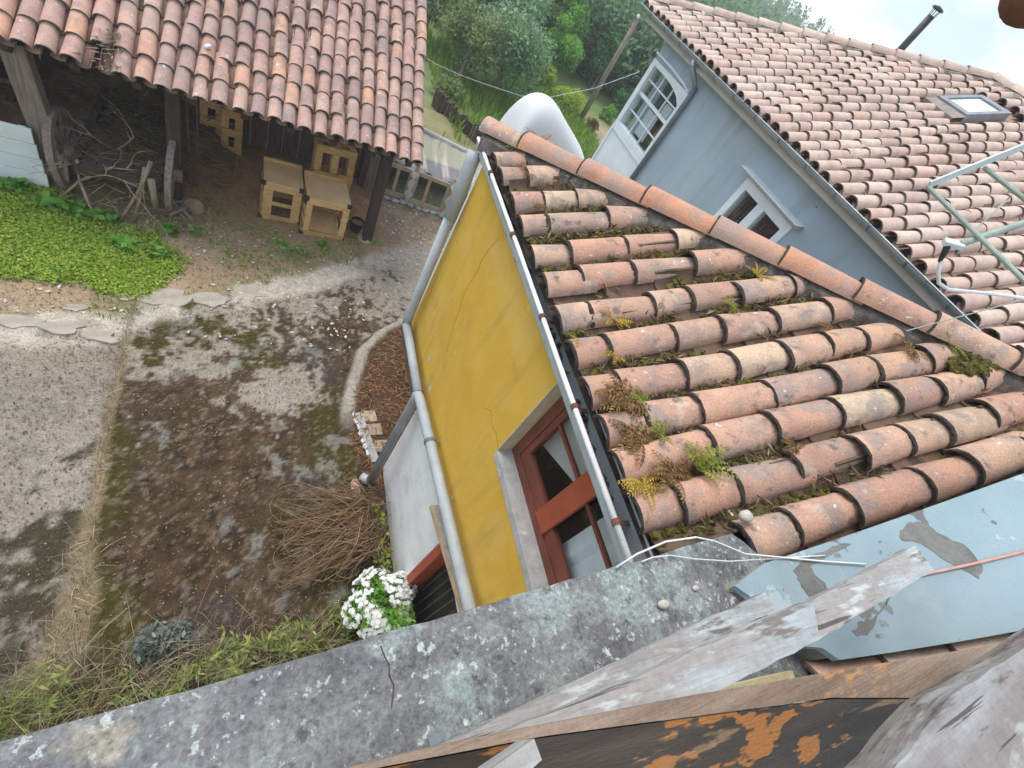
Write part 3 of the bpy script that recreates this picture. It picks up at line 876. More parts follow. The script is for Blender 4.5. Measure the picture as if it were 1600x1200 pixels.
# tan pavers and the white edged drain by the yellow house wall
t = thing('paver_row', 'tan pavers and cement strip set in the dirt by the white wall', 'pavers', (1.45, 2.95, 0))
for (ax, ay) in ((1.36, 3.18), (1.41, 2.99), (1.475, 2.76)):
    MB().hexa([(ax, ay - .08, -.02), (ax + .17, ay - .065, -.02), (ax + .15, ay + .09, -.02), (ax - .02, ay + .075, -.02),
               (ax, ay - .08, .035), (ax + .17, ay - .065, .035), (ax + .15, ay + .09, .035), (ax - .02, ay + .075, .035)]).build('paver', 'paver', t)
MB().bar((1.30, 3.22, .02), (1.46, 2.55, .02), .09, .05).build('cement_strip', 'concrete_wall', t)
mb = MB()
for q in range(7):
    yy = 3.2 - q * .09
    mb.blob((1.245 + (3.2 - yy) * .24, yy, .03), (.025, .05, .02), 6, 4, .4)
mb.build('white_edging', 'white_plaster', t)
for (p, r, lab) in [((-.72, 6.46, .06), (.15, .13, .14), 'round brown field stone beside the cart wheel')]:
    o = MB().blob(p, r, 10, 7, .10).build('field_stone', 'stone', None, (p[0], p[1], 0), smooth=True)
    tag(o, lab, 'stone')

# ================================================================== ROOF TILES
def tile_mesh(name, L, r0, r1, th=.013, seg=8, mats=('tile_near', 'tile_lip'), rough=.0, flat=.9, invert=False, lip=.012, chip=0.0):
    v, f, mi = [], [], []
    A0 = R(88)
    sg = -1 if invert else 1
    xsn = [0.0, lip, L * .5, L] if lip > 0 else [0.0, L]

    def ring(xp, r, ofs=0.0, jag=0.0):
        n0 = len(v)
        for q in range(seg + 1):
            a = -A0 + 2 * A0 * q / seg
            j = 1 + random.uniform(-rough, rough)
            v.append((xp + random.uniform(-jag, jag), (r - ofs) * math.sin(a) * j, sg * (r - ofs) * flat * math.cos(a) * j))
        return n0
    outs = []
    for n_, xp in enumerate(xsn):
        r = r0 + (r1 - r0) * xp / L
        outs.append(ring(xp, r, 0, chip if n_ == 0 else 0))
    i0 = ring(0.002, r0, th, chip)
    i1 = ring(L, r1, th)

    def strip(a, b, m):
        for q in range(seg):
            f.append((a + q, a + q + 1, b + q + 1, b + q) if sg > 0 else (a + q, b + q, b + q + 1, a + q + 1))
            mi.append(m)
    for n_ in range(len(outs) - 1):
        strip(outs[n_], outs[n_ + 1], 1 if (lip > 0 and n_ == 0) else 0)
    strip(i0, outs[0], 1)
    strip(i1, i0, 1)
    strip(outs[-1], i1, 0)
    f.append((outs[0], outs[-1], i1, i0)); mi.append(0)
    f.append((outs[0] + seg, i0 + seg, i1 + seg, outs[-1] + seg)); mi.append(0)
    me = bpy.data.meshes.new(name)
    me.from_pydata(v, [], f)
    for k_ in mats:
        me.materials.append(mat[k_])
    me.polygons.foreach_set('material_index', mi)
    me.polygons.foreach_set('use_smooth', [True] * len(f))
    me.update()
    try:
        me.set_sharp_from_angle(angle=R(40))
    except Exception:
        pass
    return me


def frame_mat(o, u, n):
    u = Vector(u).normalized()
    n = Vector(n).normalized()
    e = n.cross(u).normalized()
    n = u.cross(e)
    return Matrix(((u.x, e.x, n.x, o[0]), (u.y, e.y, n.y, o[1]), (u.z, e.z, n.z, o[2]), (0, 0, 0, 1)))


def put_tile(me, name, parent, base, o, u, n, jit=.012, tilt=.035, sx=1.0, sy=1.0):
    ob = bpy.data.objects.new(name, me)
    COL.objects.link(ob)
    ob.parent = parent
    o = Vector(o) - Vector(base)
    m = frame_mat(o, u, n) @ Matrix.Rotation(tilt + random.uniform(-jit, jit), 4, 'Y') @ Matrix.Rotation(random.uniform(-jit, jit) * 1.6, 4, 'Z') @ Matrix.Rotation(random.uniform(-jit, jit) * 3, 4, 'X') @ Matrix.Diagonal((sx, sy, sy, 1))
    ob.matrix_basis = m
    return ob


def join_tiles(name, items, mats, parent, base, kind='stuff'):
    """many tiles (mesh, matrix) joined into one mesh"""
    cache = {}
    VV, FF, MI, n0 = [], [], [], 0
    for me, m in items:
        if me.name not in cache:
            cv = np.empty(len(me.vertices) * 3, dtype=np.float32)
            me.vertices.foreach_get('co', cv)
            cf = np.array([tuple(p.vertices) for p in me.polygons])
            cm = np.array([p.material_index for p in me.polygons])
            cache[me.name] = (cv.reshape(-1, 3), cf, cm)
        cv, cf, cm = cache[me.name]
        mm = np.array(m)
        VV.append(cv @ mm[:3, :3].T + mm[:3, 3])
        FF.append(cf + n0)
        MI.append(cm)
        n0 += len(cv)
    o = np_mesh(name, np.concatenate(VV), np.concatenate(FF), mats, parent)
    o.data.polygons.foreach_set('material_index', np.concatenate(MI))
    if kind:
        o['kind'] = kind
    return o


# ================================================================== YELLOW HOUSE
YB = (1.54, 1.8, 0)
yh = thing('yellow_house', 'small ochre yellow house with mossy terracotta hip roof and white plinth', 'house', YB)
WX = 1.54
# upper yellow wall, built round the window opening
mb = MB()
OY0, OY1, OZ0, OZ1 = .15, 1.33, 2.556, 3.46
mb.box((WX, -.05, 1.50), (WX + .25, 3.42, OZ0))
mb.box((WX, OY1, OZ0), (WX + .25, 3.42, 3.385))
mb.box((WX, -.05, OZ0), (WX + .25, OY0, 3.385))
mb.box((WX + .25, 3.17, 1.5), (4.6, 3.42, 3.385))
wall = mb.build('wall', 'yellow', yh)
# peeled chips and cracks in the limewash
def ribbon(pts, w, x, name, m, parent):
    mb = MB()
    for a, b in zip(pts[:-1], pts[1:]):
        dy, dz = b[0] - a[0], b[1] - a[1]
        l = math.hypot(dy, dz)
        py, pz = -dz / l * w / 2, dy / l * w / 2
        mb.poly([(x, a[0] + py, a[1] + pz), (x, a[0] - py, a[1] - pz), (x, b[0] - py, b[1] - pz), (x, b[0] + py, b[1] + pz)])
    return mb.build(name, m, parent)


cr = [(2.66, 3.28), (2.70, 3.16), (2.73, 3.02), (2.70, 2.90), (2.73, 2.75), (2.71, 2.62), (2.66, 2.50), (2.62, 2.36), (2.56, 2.24), (2.50, 2.12), (2.42, 2.02)]
ribbon(cr, .0035, WX - .0015, 'crack', 'crack', wall)
ribbon([(1.34, 2.57), (1.44, 2.60), (1.50, 2.57), (1.62, 2.60), (1.70, 2.52)], .003, WX - .0015, 'crack', 'crack', wall)
for cy, cz, ry, rz in [(2.90, 2.42, .018, .045), (2.72, 1.80, .025, .10), (2.84, 1.98, .014, .03), (2.45, 1.69, .03, .05), (1.35, 1.74, .02, .05)]:
    mb = MB()
    pts = []
    for q in range(9):
        a = 2 * math.pi * q / 9
        rj = random.uniform(.35, 1.25)
        pts.append((WX - .002, cy + ry * rj * math.cos(a), cz + rz * rj * math.sin(a)))
    mb.poly(pts)
    mb.build('bare_plaster', 'chip', wall)
# lower white wall with the doorway, recessed ground floor at the far end
mb = MB()
mb.box((WX + .002, 1.11, -.1), (WX + .25, 2.48, 1.498))
mb.box((WX + .002, -.05, -.1), (WX + .25, .40, 1.498))
mb.box((WX + .002, .40, 1.45), (WX + .25, 1.11, 1.498))
mb.build('plinth_wall', 'white_wall', yh)
mb = MB()
mb.box((2.7, 2.2, -.1), (2.9, 3.4, 1.49))
mb.box((WX + .25, 2.24, -.1), (2.7, 2.46, 1.49))
mb.box((WX + .005, 2.50, 1.40), (4.6, 3.415, 1.497))
mb.build('recess_wall', 'concrete_wall', yh)
MB().box((1.462, 2.46, 1.385), (1.536, 3.43, 1.53)).build('edge_beam', 'barn_board', yh, bevel=.006)
# doorway
d = MB().box((1.50, 1.02, .2), (1.66, 1.105, 1.445)).build('door_frame', 'red_bright', yh, bevel=.004)
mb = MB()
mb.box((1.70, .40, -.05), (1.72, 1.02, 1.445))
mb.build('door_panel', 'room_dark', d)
for q in range(7):
    MB().tube([(1.66, .46 + q * .085, .1), (1.66, .46 + q * .085, 1.44)], .007, 6).build('door_bar', 'rust', d)
mb = MB()
mb.hexa([(1.475, .30, 1.735), (1.538, .30, 1.735), (1.538, 1.40, 1.415), (1.475, 1.40, 1.415), (1.475, .30, 1.80), (1.538, .30, 1.80), (1.538, 1.40, 1.478), (1.475, 1.40, 1.478)])
lt = mb.build('lintel', 'concrete_wall', yh, bevel=.004)
MB().hexa([(1.462, .30, 1.735), (1.474, .30, 1.735), (1.474, 1.41, 1.41), (1.462, 1.41, 1.41), (1.462, .30, 1.79), (1.474, .30, 1.79), (1.474, 1.41, 1.47), (1.462, 1.41, 1.47)]).build('lintel_edge', 'sash', lt)

# window: reveal, sill, frame, two casements
wf = MB().box((1.64, OY0, 2.565), (1.70, OY1 - .004, 2.645)).box((1.64, 1.25, 2.645), (1.70, OY1 - .004, 3.455)).box((1.64, OY0, 3.39), (1.70, 1.25, 3.455)).build('window_frame', 'red_wood', yh, bevel=.004)
MB().hexa([(1.535, OY0, 2.50), (1.64, OY0, 2.52), (1.64, OY1 - .003, 2.52), (1.535, OY1 - .003, 2.50), (1.535, OY0, 2.562), (1.64, OY0, 2.578), (1.64, OY1 - .003, 2.578), (1.535, OY1 - .003, 2.562)]).build('window_sill', 'concrete_wall', wf)
MB().box((1.538, OY1 - .002, 2.56), (1.64, OY1 + .004, 3.458)).build('window_reveal', 'chip', wf)
for (ya, yb) in ((.80, 1.25), (.20, .76)):
    s_ = MB()
    s_.box((1.650, ya, 2.647), (1.690, yb, 2.75))
    s_.box((1.650, yb - .045, 2.75), (1.690, yb, 3.385))
    s_.box((1.650, ya, 2.75), (1.690, ya + .05, 3.385))
    s_.box((1.651, ya + .05, 3.34), (1.690, yb - .045, 3.385))
    s_.box((1.658, ya + .05, 3.085), (1.684, yb - .045, 3.11))
    s_.build('casement', 'red_wood', wf, bevel=.003)
    for (za, zb) in ((2.75, 3.085), (3.11, 3.34)):
        MB().box((1.670, ya + .045, za), (1.674, yb - .04, zb)).build('pane', 'glass', wf)
MB().box((1.628, .705, 2.66), (1.652, .845, 3.44)).build('meeting_stile', 'red_bright', wf, bevel=.004)
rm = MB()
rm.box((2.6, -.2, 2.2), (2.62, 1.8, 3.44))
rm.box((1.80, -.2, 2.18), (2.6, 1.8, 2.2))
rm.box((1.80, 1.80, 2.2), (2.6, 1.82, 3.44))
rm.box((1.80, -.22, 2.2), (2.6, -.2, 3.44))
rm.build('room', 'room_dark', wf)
MB().hexa([(1.735, 1.235, 2.80), (1.735, .80, 3.02), (1.735, .80, 3.44), (1.735, 1.30, 3.44), (1.75, 1.235, 2.80), (1.75, .80, 3.02), (1.75, .80, 3.44), (1.75, 1.30, 3.44)]).build('inner_shutter', 'room_pale', wf)
mb = MB()
for q in range(10):
    ya, yb = .16 + q * .047, .16 + (q + 1) * .047
    xa, xb = 1.735 + .012 * math.sin(q * 2.1), 1.735 + .012 * math.sin((q + 1) * 2.1)
    mb.poly([(xa, ya, 2.66), (xb, yb, 2.66), (xb, yb, 3.24 + .012 * q), (xa, ya, 3.24 + .012 * q)])
mb.build('curtain', 'curtain', wf)

# gutter
GA, GBp = Vector((1.435, .30, 3.5)), Vector((1.492, 3.60, 3.5))
gd = (GBp - GA).normalized()
def gpt(y_, dx, dz):
    t_ = (y_ - GA.y) / (GBp.y - GA.y)
    p = GA.lerp(GBp, t_)
    return (p.x + dx, y_, p.z + dz)


mb = MB()
for (ya, yb) in [(.30 + .33 * q, .30 + .33 * (q + 1)) for q in range(10)]:
    prof = [(0, 0), (.008, -.06), (.03, -.088), (.075, -.095), (.105, -.08), (.115, .03)]
    for (p, q) in zip(prof[:-1], prof[1:]):
        mb.poly([gpt(ya, *p), gpt(yb, *p), gpt(yb, *q), gpt(ya, *q)])
    for (p, q) in zip(prof[:-1], prof[1:]):
        o1, o2 = (p[0] - .004, p[1] - .004), (q[0] - .004, q[1] - .004)
        mb.poly([gpt(ya, *o1), gpt(ya, *o2), gpt(yb, *o2), gpt(yb, *o1)], 1)
mb.poly([gpt(3.6, 0, 0), gpt(3.6, .03, -.088), gpt(3.6, .105, -.08), gpt(3.6, .115, 0)], 1)
gut = mb.build('gutter', ['gutter_dirt', 'pvc'], yh)
MB().tube([gpt(.30, 0, 0), gpt(1.2, -.004, .002), gpt(2.2, .004, 0), gpt(3.6, 0, 0), gpt(3.6, .115, .0)], .0145, 8).build('gutter_lip', 'gutter_white', gut, smooth=True)
for yy in (3.11, 2.40, 1.67, 1.06, .47):
    MB().tube([gpt(yy - .014, 0, 0), gpt(yy + .014, 0, 0)], .021, 8).bar(gpt(yy, 0, -.01), gpt(yy, .10, -.03), .022, .005).build('gutter_bracket', 'rust', gut)
mb = MB()
for q in range(150):
    yy = random.uniform(.35, 3.5)
    mb.blob(gpt(yy, random.uniform(.02, .09), -.075 + random.uniform(0, .03)), (random.uniform(.008, .03), random.uniform(.01, .04), random.uniform(.006, .02)), 5, 3, .3)
tag(mb.build('gutter_muck', 'gutter_dirt', gut), kind='stuff')
MB().box((1.612, -.05, 3.387), (1.632, 3.44, 3.52)).build('fascia', 'gutter_dirt', yh)

# rain pipes
MB().tube([(1.487, 3.53, 3.42), (1.475, 3.50, 3.34), (1.472, 3.47, 3.20), (1.468, 3.43, 2.86)], .058, 12).tube([(1.466, 3.44, 2.9), (1.456, 3.35, 1.72), (1.45, 3.325, 1.60)], .046, 12).build('downpipe', 'pvc', yh, smooth=True)
MB().tube([(1.47, 3.44, 2.88), (1.53, 3.44, 2.88)], .012, 6).build('pipe_clip', 'gutter_white', yh)
MB().tube([(1.45, 3.34, 1.60), (1.45, 2.46, 1.61)], .044, 12).build('drain_pipe', 'pvc', yh, smooth=True)
MB().tube([(1.45, 2.46, 1.575), (1.45, 2.43, 1.60), (1.45, 2.36, 1.625), (1.45, 1.2, 1.775), (1.45, -.1, 1.955)], .046, 12).build('drain_pipe', 'pvc', yh, smooth=True)
dp = MB().tube([(1.45, 2.46, 1.60), (1.445, 2.435, 1.55), (1.36, 2.29, .05)], .046, 12).build('downpipe', 'pvc_dark', yh, smooth=True)
MB().tube([(1.36, 2.29, .06), (1.29, 2.37, .03)], .05, 10).build('pipe_foot', 'pvc', dp, smooth=True)
MB().tube([(1.45, 1.90, 1.685), (1.45, 1.87, 1.689)], .053, 12).tube([(1.48, 1.885, 1.69), (1.54, 1.885, 1.69)], .008, 6).build('pipe_clip', 'zinc_dark', yh)

# roof deck
S_ = .42
ZE = 3.525
zr = lambda x_: ZE + S_ * (x_ - 1.505)
xhip = lambda y_: 1.49 + (3.55 - y_) * .817
deck = MB()
deck.poly([(1.53, -.3, zr(1.53) - .03), (4.63, -.3, zr(4.63) - .03), (xhip(3.52), 3.52, zr(xhip(3.52)) - .03)])
ap = Vector((4.63, -.3, zr(4.63) - .03))
deck.poly([(1.53, 3.56, 3.47), tuple(ap), (5.1, 3.56, 3.47)])
deck.poly([(1.56, -.3, 3.40), (1.56, 3.5, 3.40), (5.0, 3.5, 3.40), (5.0, -.3, 3.40)])
roof = deck.build('roof', 'deck_dirt', yh)
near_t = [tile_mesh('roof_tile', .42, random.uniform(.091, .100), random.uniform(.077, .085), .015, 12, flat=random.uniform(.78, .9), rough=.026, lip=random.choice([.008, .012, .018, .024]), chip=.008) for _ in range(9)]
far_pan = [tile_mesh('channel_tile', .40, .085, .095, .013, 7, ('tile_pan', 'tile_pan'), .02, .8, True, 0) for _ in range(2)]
u_ = Vector((1, 0, S_)).normalized()
n_ = Vector((-S_, 0, 1)).normalized()
rows = [.25, .485, .70, .895, 1.115, 1.36, 1.61, 1.895, 2.145, 2.43, 2.67, 2.97, 3.19]
rows = [-.02] + rows
for ri, yy in enumerate(rows):
    sk = .055 * max(0, 1 - yy / 2.6)
    ub = Vector((1, sk, S_)).normalized()
    xh = xhip(yy) + .02
    hz = math.hypot(1, S_)
    s_along, first = ((.37 * hz, False) if ri < 2 else (0.0, True))
    while True:
        x0 = 1.505 + s_along / hz
        if x0 > xh - .17:
            break
        ex = random.uniform(.17, .24) if first else random.choice([.30, .33, .36, .39, .42, .24])
        if ri == 2 and .5 < s_along < .7: ex = .18
        Lw = ex + .09
        x_end = x0 + Lw / hz
        if x_end > xh - .04:
            Lw = max(.12, (xh - .05 - x0) * hz)
        yr_ = yy + sk * (x0 - 1.505) + random.uniform(-.012, .012)
        o = Vector((x0, yr_, zr(x0))) + n_ * (.012 + random.uniform(0, .006))
        put_tile(random.choice(near_t), 'roof_tile', roof, YB, o, ub, n_, .024, .034, Lw / .42, random.uniform(.93, 1.07))
        s_along += ex
        first = False
for a, b in zip(rows[:-1], rows[1:]):
    yy = (a + b) / 2
    sk = .055 * max(0, 1 - yy / 2.6)
    ub = Vector((1, sk, S_)).normalized()
    s_along = .05
    while 1.505 + s_along / hz < xhip(yy) - .05:
        x0 = 1.505 + s_along / hz
        put_tile(random.choice(far_pan), 'channel_tile', roof, YB, Vector((x0, yy + sk * (x0 - 1.5), zr(x0))) + n_ * .062, ub, n_, .02, .03, min(1, ((xhip(yy) + .1 - x0) * hz) / .40), (b - a) / .24 * .95)
        s_along += .33
# tiles of the hip end that turns the far corner
uf = Vector((0, -1, .315)).normalized()
nf = Vector((0, .315, 1)).normalized()
for ci in range(13):
    xx = 1.70 + ci * .235
    ymin = 3.55 - (xx - 1.49) / .817
    yv = 3.63
    while yv > ymin + .12:
        Lw = min(.42, (yv - ymin + .02) * 1.05)
        put_tile(random.choice(near_t), 'roof_tile', roof, YB, (xx, yv, 3.50 + (3.60 - yv) * .315 + .02), uf, nf, .02, .03, Lw / .42, 1.0)
        yv -= .31
# ridge tiles bedded in mortar along the hip
H0 = Vector((1.50, 3.56, 3.57))
H1 = Vector((3.63, .93, 4.47))
hd = (H1 - H0).normalized()
side = hd.cross(Vector((0, 0, 1))).normalized()
hn = side.cross(hd).normalized()
mb = MB()
for q in range(26):
    p0 = H0 + hd * (.05 + q * .155)
    p1 = p0 + hd * .165
    for sgn in (-1, 1):
        w_ = random.uniform(.15, .21) if sgn < 0 else .13
        mb.hexa([p0 + side * sgn * .02 - hn * .10, p1 + side * sgn * .02 - hn * .10, p1 + side * sgn * w_ - hn * .10, p0 + side * sgn * w_ - hn * .10,
                 p0 + side * sgn * .02 + hn * .035, p1 + side * sgn * .02 + hn * .035, p1 + side * sgn * (w_ - .02) + hn * random.uniform(-.035, .0), p0 + side * sgn * (w_ - .02) + hn * random.uniform(-.035, .0)])
tag(mb.build('ridge_mortar', 'mortar', roof), kind='stuff')
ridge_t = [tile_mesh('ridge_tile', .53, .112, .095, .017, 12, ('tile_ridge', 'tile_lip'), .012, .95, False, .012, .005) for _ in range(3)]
ridge_b = [tile_mesh('ridge_tile', .53, .112, .095, .017, 12, ('tile_near', 'tile_lip'), .012, .95, False, .012, .005) for _ in range(2)]
L_h = (H1 - H0).length
for qi, xk in enumerate([1.50, 1.72, 2.03, 2.335, 2.64, 2.92, 3.20, 3.46, 3.72, 4.0]):
    tt = (xk - H0.x) / (H1.x - H0.x)
    p = H0.lerp(H1, tt) + hn * .028
    nx = [1.72, 2.03, 2.335, 2.64, 2.92, 3.20, 3.46, 3.72, 4.0, 4.28][qi]
    ll = (nx - xk) / (H1.x - H0.x) * L_h + .07
    ob = put_tile((ridge_b if qi in (0, 6, 7, 8) else ridge_t)[qi % 2], 'ridge_tile', roof, YB, p, hd, hn, .008, .028, ll / .53, 1.0 if qi else .9)
# debris lying in the channels
P = []
for a, b in zip(rows[1:-1], rows[2:]):
    yy = (a + b) / 2
    sk = .055 * max(0, 1 - yy / 2.6)
    nn = int(420 * (xhip(yy) - 1.5) / 1.5)
    for _ in range(nn):
        xx = random.uniform(1.55, max(1.6, xhip(yy)))
        if fbm(np.array([xx * 3.1]), np.array([yy * 5]), 71)[0] < .47: continue
        P.append((xx, yy + sk * (xx - 1.5) + random.gauss(0, .028), zr(xx) + random.uniform(.01, .055)))
V, F = leaf_quads(np.array(P), .05, .16, .8, .8)
o = np_mesh('leaf_debris', V, F, 'debris', roof, YB)
o.location = (0, 0, 0)
tag(o, kind='stuff')
mb = MB()
for a, b in zip(rows[1:-1], rows[2:]):
    yy = (a + b) / 2
    xx = 1.6
    while xx < xhip(yy) - .05:
        if fbm(np.array([xx * 2.3]), np.array([yy * 3.7 + 5]), 72)[0] > .46:
            for _ in range(9):
                px, py = xx + random.uniform(-.06, .06), yy + random.gauss(0, .026)
                r_ = random.uniform(.010, .026)
                mb.blob((px, py, zr(px) + random.uniform(.0, .022)), (r_ * 1.3, r_, r_ * .8), 5, 4, .45)
        xx += .11
tag(mb.build('channel_moss', 'moss', roof), kind='stuff')
mb = MB()
for q in range(110):
    a, b = random.random() * 6.28, random.random()
    px, py = 3.52 + .13 * b * math.cos(a), .84 + .08 * b * math.sin(a)
    mb.blob((px, py, zr(px) + .08 + random.uniform(-.02, .02)), (.026, .022, .02), 5, 4, .4)
tag(mb.build('moss_cushion', 'moss', roof), kind='stuff')

# ================================================================== GREY HOUSE
CW = cam.matrix_world.inverted()


def to_px(p):
    c = CW @ Vector(p)
    if c.z > -.05:
        return None
    return (800 - c.x / c.z * 727.8, 600 + c.y / c.z * 727.8, -c.z)


def fill_roof(name, items, far_mats, parent, base, limit=300):
    """items: (mesh, world matrix). The largest in view become objects, the rest one joined part."""
    sc = []
    for i_, (me, m) in enumerate(items):
        q = to_px(m.translation)
        s_ = 0 if q is None or not (-40 < q[0] < 1640 and -40 < q[1] < 1240) else 1 / q[2]
        sc.append((s_, i_))
    sc.sort(reverse=True)
    rest = []
    for rk, (s_, i_) in enumerate(sc):
        me, m = items[i_]
        mb_ = Matrix.Translation(-Vector(base)) @ m
        if rk < limit and s_ > 0:
            ob = bpy.data.objects.new(name, me)
            COL.objects.link(ob)
            ob.parent = parent
            ob.matrix_basis = mb_
        else:
            rest.append((me, mb_))
    if rest:
        o = join_tiles(name, rest, far_mats, parent, (0, 0, 0))
        o.location = (0, 0, 0)


def tile_m(o, u, n, jit=.012, tilt=.035, sx=1.0, sy=1.0):
    return frame_mat(Vector(o), u, n) @ Matrix.Rotation(tilt + random.uniform(-jit, jit), 4, 'Y') @ Matrix.Rotation(random.uniform(-jit, jit) * 1.5, 4, 'Z') @ Matrix.Rotation(random.uniform(-jit, jit) * 3, 4, 'X') @ Matrix.Diagonal((sx, sy, sy, 1))


GB = (7.5, 4.5, 0)
gh = thing('grey_house', 'blue grey rendered house with large pale tiled hip roof and skylight', 'house', GB)
GX = 5.70
mb = MB()
mb.box((GX, 4.79, -.1), (GX + .3, 6.80, 4.20))
mb.box((GX, 3.75, -.1), (GX + .3, 4.79, 2.75))
mb.box((GX + .001, 3.75, 3.77), (GX + .3, 4.79, 4.20))
mb.box((GX, -3.0, -.1), (GX + .3, 3.75, 4.20))
mb.box((GX, 6.80, -.1), (GX + .3, 8.12, 1.9))
mb.box((GX + .001, 6.80, 3.93), (GX + .3, 8.12, 4.20))
mb.box((GX + .3, 7.85, -.1), (13.6, 8.12, 4.20))
mb.build('wall', 'grey_wall', gh)
MB().box((GX - .012, 3.725, 4.085), (GX, 3.737, 4.097)).build('wall_bolt', 'flue', gh)
# soffit, gutter, downpipe
MB().hexa([(5.50, -3, 4.215), (GX + .05, -3, 4.185), (GX + .05, 8.7, 4.185), (5.50, 8.7, 4.215), (5.50, -3, 4.36), (GX + .05, -3, 4.36), (GX + .05, 8.7, 4.36), (5.50, 8.7, 4.36)]).build('soffit', 'soffit', gh)
mb = MB()
for k_ in range(9):
    a0, a1 = math.pi + math.pi * k_ / 9, math.pi + math.pi * (k_ + 1) / 9
    for rr_, fl in ((.062, 0), (.058, 1)):
        p = [(5.425 + rr_ * math.cos(a), 4.36 + rr_ * math.sin(a)) for a in (a0, a1)]
        q_ = [(p[0][0], -3, p[0][1]), (p[0][0], 8.85, p[0][1]), (p[1][0], 8.85, p[1][1]), (p[1][0], -3, p[1][1])]
        mb.poly(q_ if fl else q_[::-1])
gg = mb.build('gutter', 'zinc', gh, smooth=True)
MB().tube([(5.363, -3, 4.362), (5.363, 8.85, 4.362)], .009, 6).build('gutter_lip', 'zinc', gg)
for k_ in range(16):
    yy = 8.4 - k_ * .55
    mb = MB()
    for j in range(8):
        a0, a1 = math.pi + math.pi * j / 8, math.pi + math.pi * (j + 1) / 8
        mb.poly([(5.425 + .066 * math.cos(a0), yy, 4.362 + .066 * math.sin(a0)), (5.425 + .066 * math.cos(a1), yy, 4.362 + .066 * math.sin(a1)), (5.425 + .066 * math.cos(a1), yy + .03, 4.362 + .066 * math.sin(a1)), (5.425 + .066 * math.cos(a0), yy + .03, 4.362 + .066 * math.sin(a0))])
    mb.tube([(5.36, yy + .015, 4.37), (5.49, yy + .015, 4.37)], .008, 5)
    mb.build('gutter_bracket', 'zinc_dark', gg)
MB().tube([(5.425, 6.85, 4.31), (5.43, 6.83, 4.24), (5.60, 6.78, 4.10), (5.645, 6.745, 4.03)], .042, 10).build('downpipe_elbow', 'zinc', gh, smooth=True)
MB().tube([(5.645, 6.745, 4.06), (5.648, 6.73, 3.9), (5.65, 6.73, .2)], .040, 10).build('downpipe', 'zinc_dark', gh, smooth=True)

# big gallery window at the far corner
gw = MB().box((GX - .02, 6.80, 2.76), (GX + .12, 8.12, 2.86)).box((GX - .02, 6.80, 2.86), (GX + .12, 6.90, 3.925)).box((GX - .02, 8.00, 2.86), (GX + .12, 8.12, 3.925)).build('gallery_window', 'pale_frame', gh, bevel=.006)
mb = MB()                                              # arched head
na = 8
for k_ in range(na):
    y0, y1 = 6.90 + 1.1 * k_ / na, 6.90 + 1.1 * (k_ + 1) / na
    zf = lambda yy: 3.66 + .185 * math.sqrt(max(0, 1 - ((yy - 7.6) / .72) ** 2)) if yy < 7.6 else 3.845
    mb.hexa([(GX - .018, y0, zf(y0)), (GX + .11, y0, zf(y0)), (GX + .11, y1, zf(y1)), (GX - .018, y1, zf(y1)), (GX - .018, y0, 3.924), (GX + .11, y0, 3.924), (GX + .11, y1, 3.924), (GX - .018, y1, 3.924)])
mb.build('window_head', 'pale_frame', gw)
MB().box((GX - .012, 6.80, 1.9), (GX + .12, 8.12, 2.757)).box((GX - .03, 6.80, 2.70), (GX - .012, 8.12, 2.757)).box((GX - .03, 8.06, 1.9), (GX - .012, 8.12, 2.70)).build('window_panel', 'pale_frame', gh)
MB().tube([(GX - .01, 6.86, 3.93), (GX - .03, 7.05, 3.97), (GX - .03, 7.5, 3.995), (GX - .03, 8.12, 4.0)], .02, 6).build('window_moulding', 'pale_frame', gw)
MB().box((GX + .02, 6.90, 3.385), (GX + .07, 8.00, 3.435)).build('transom', 'pale_frame', gw)
for z0, z1, rn in ((2.86, 3.385, 2), (3.435, 3.845, 2)):
    for c_ in (1, 2):
        yy = 6.90 + 1.1 * c_ / 3
        MB().box((GX + .03, yy - .011, z0), (GX + .06, yy + .011, z1)).build('muntin', 'pale_frame', gw)
    zm = (z0 + z1) / 2
    MB().box((GX + .031, 6.90, zm - .011), (GX + .059, 8.0, zm + .011)).build('muntin', 'pale_frame', gw)
    for c_ in range(3):
        for r_ in range(2):
            MB().box((GX + .043, 6.915 + 1.1 * c_ / 3, z0 + r_ * (z1 - z0) / 2 + .01), (GX + .047, 6.885 + 1.1 * (c_ + 1) / 3, z0 + (r_ + 1) * (z1 - z0) / 2 - .01)).build('pane', 'glass', gw)
mb = MB()
mb.box((6.5, 6.6, 2.2), (6.52, 8.0, 4.18)); mb.box((GX + .31, 6.58, 2.2), (6.5, 6.6, 4.18)); mb.box((GX + .31, 7.83, 2.2), (6.5, 7.85, 4.18)); mb.box((GX + .13, 6.6, 2.72), (6.5, 7.85, 2.75))
mb.build('room', 'room_blue', gw)
MB().box((5.95, 7.45, 2.86), (5.97, 7.80, 3.30)).box((5.95, 7.25, 3.36), (5.97, 7.48, 3.56)).build('papers', 'curtain', gw)
MB().box((6.05, 7.12, 2.9), (6.07, 7.42, 3.42)).box((6.05, 6.95, 3.3), (6.07, 7.2, 3.5)).build('hanging_cloth', 'orange_cloth', gw)

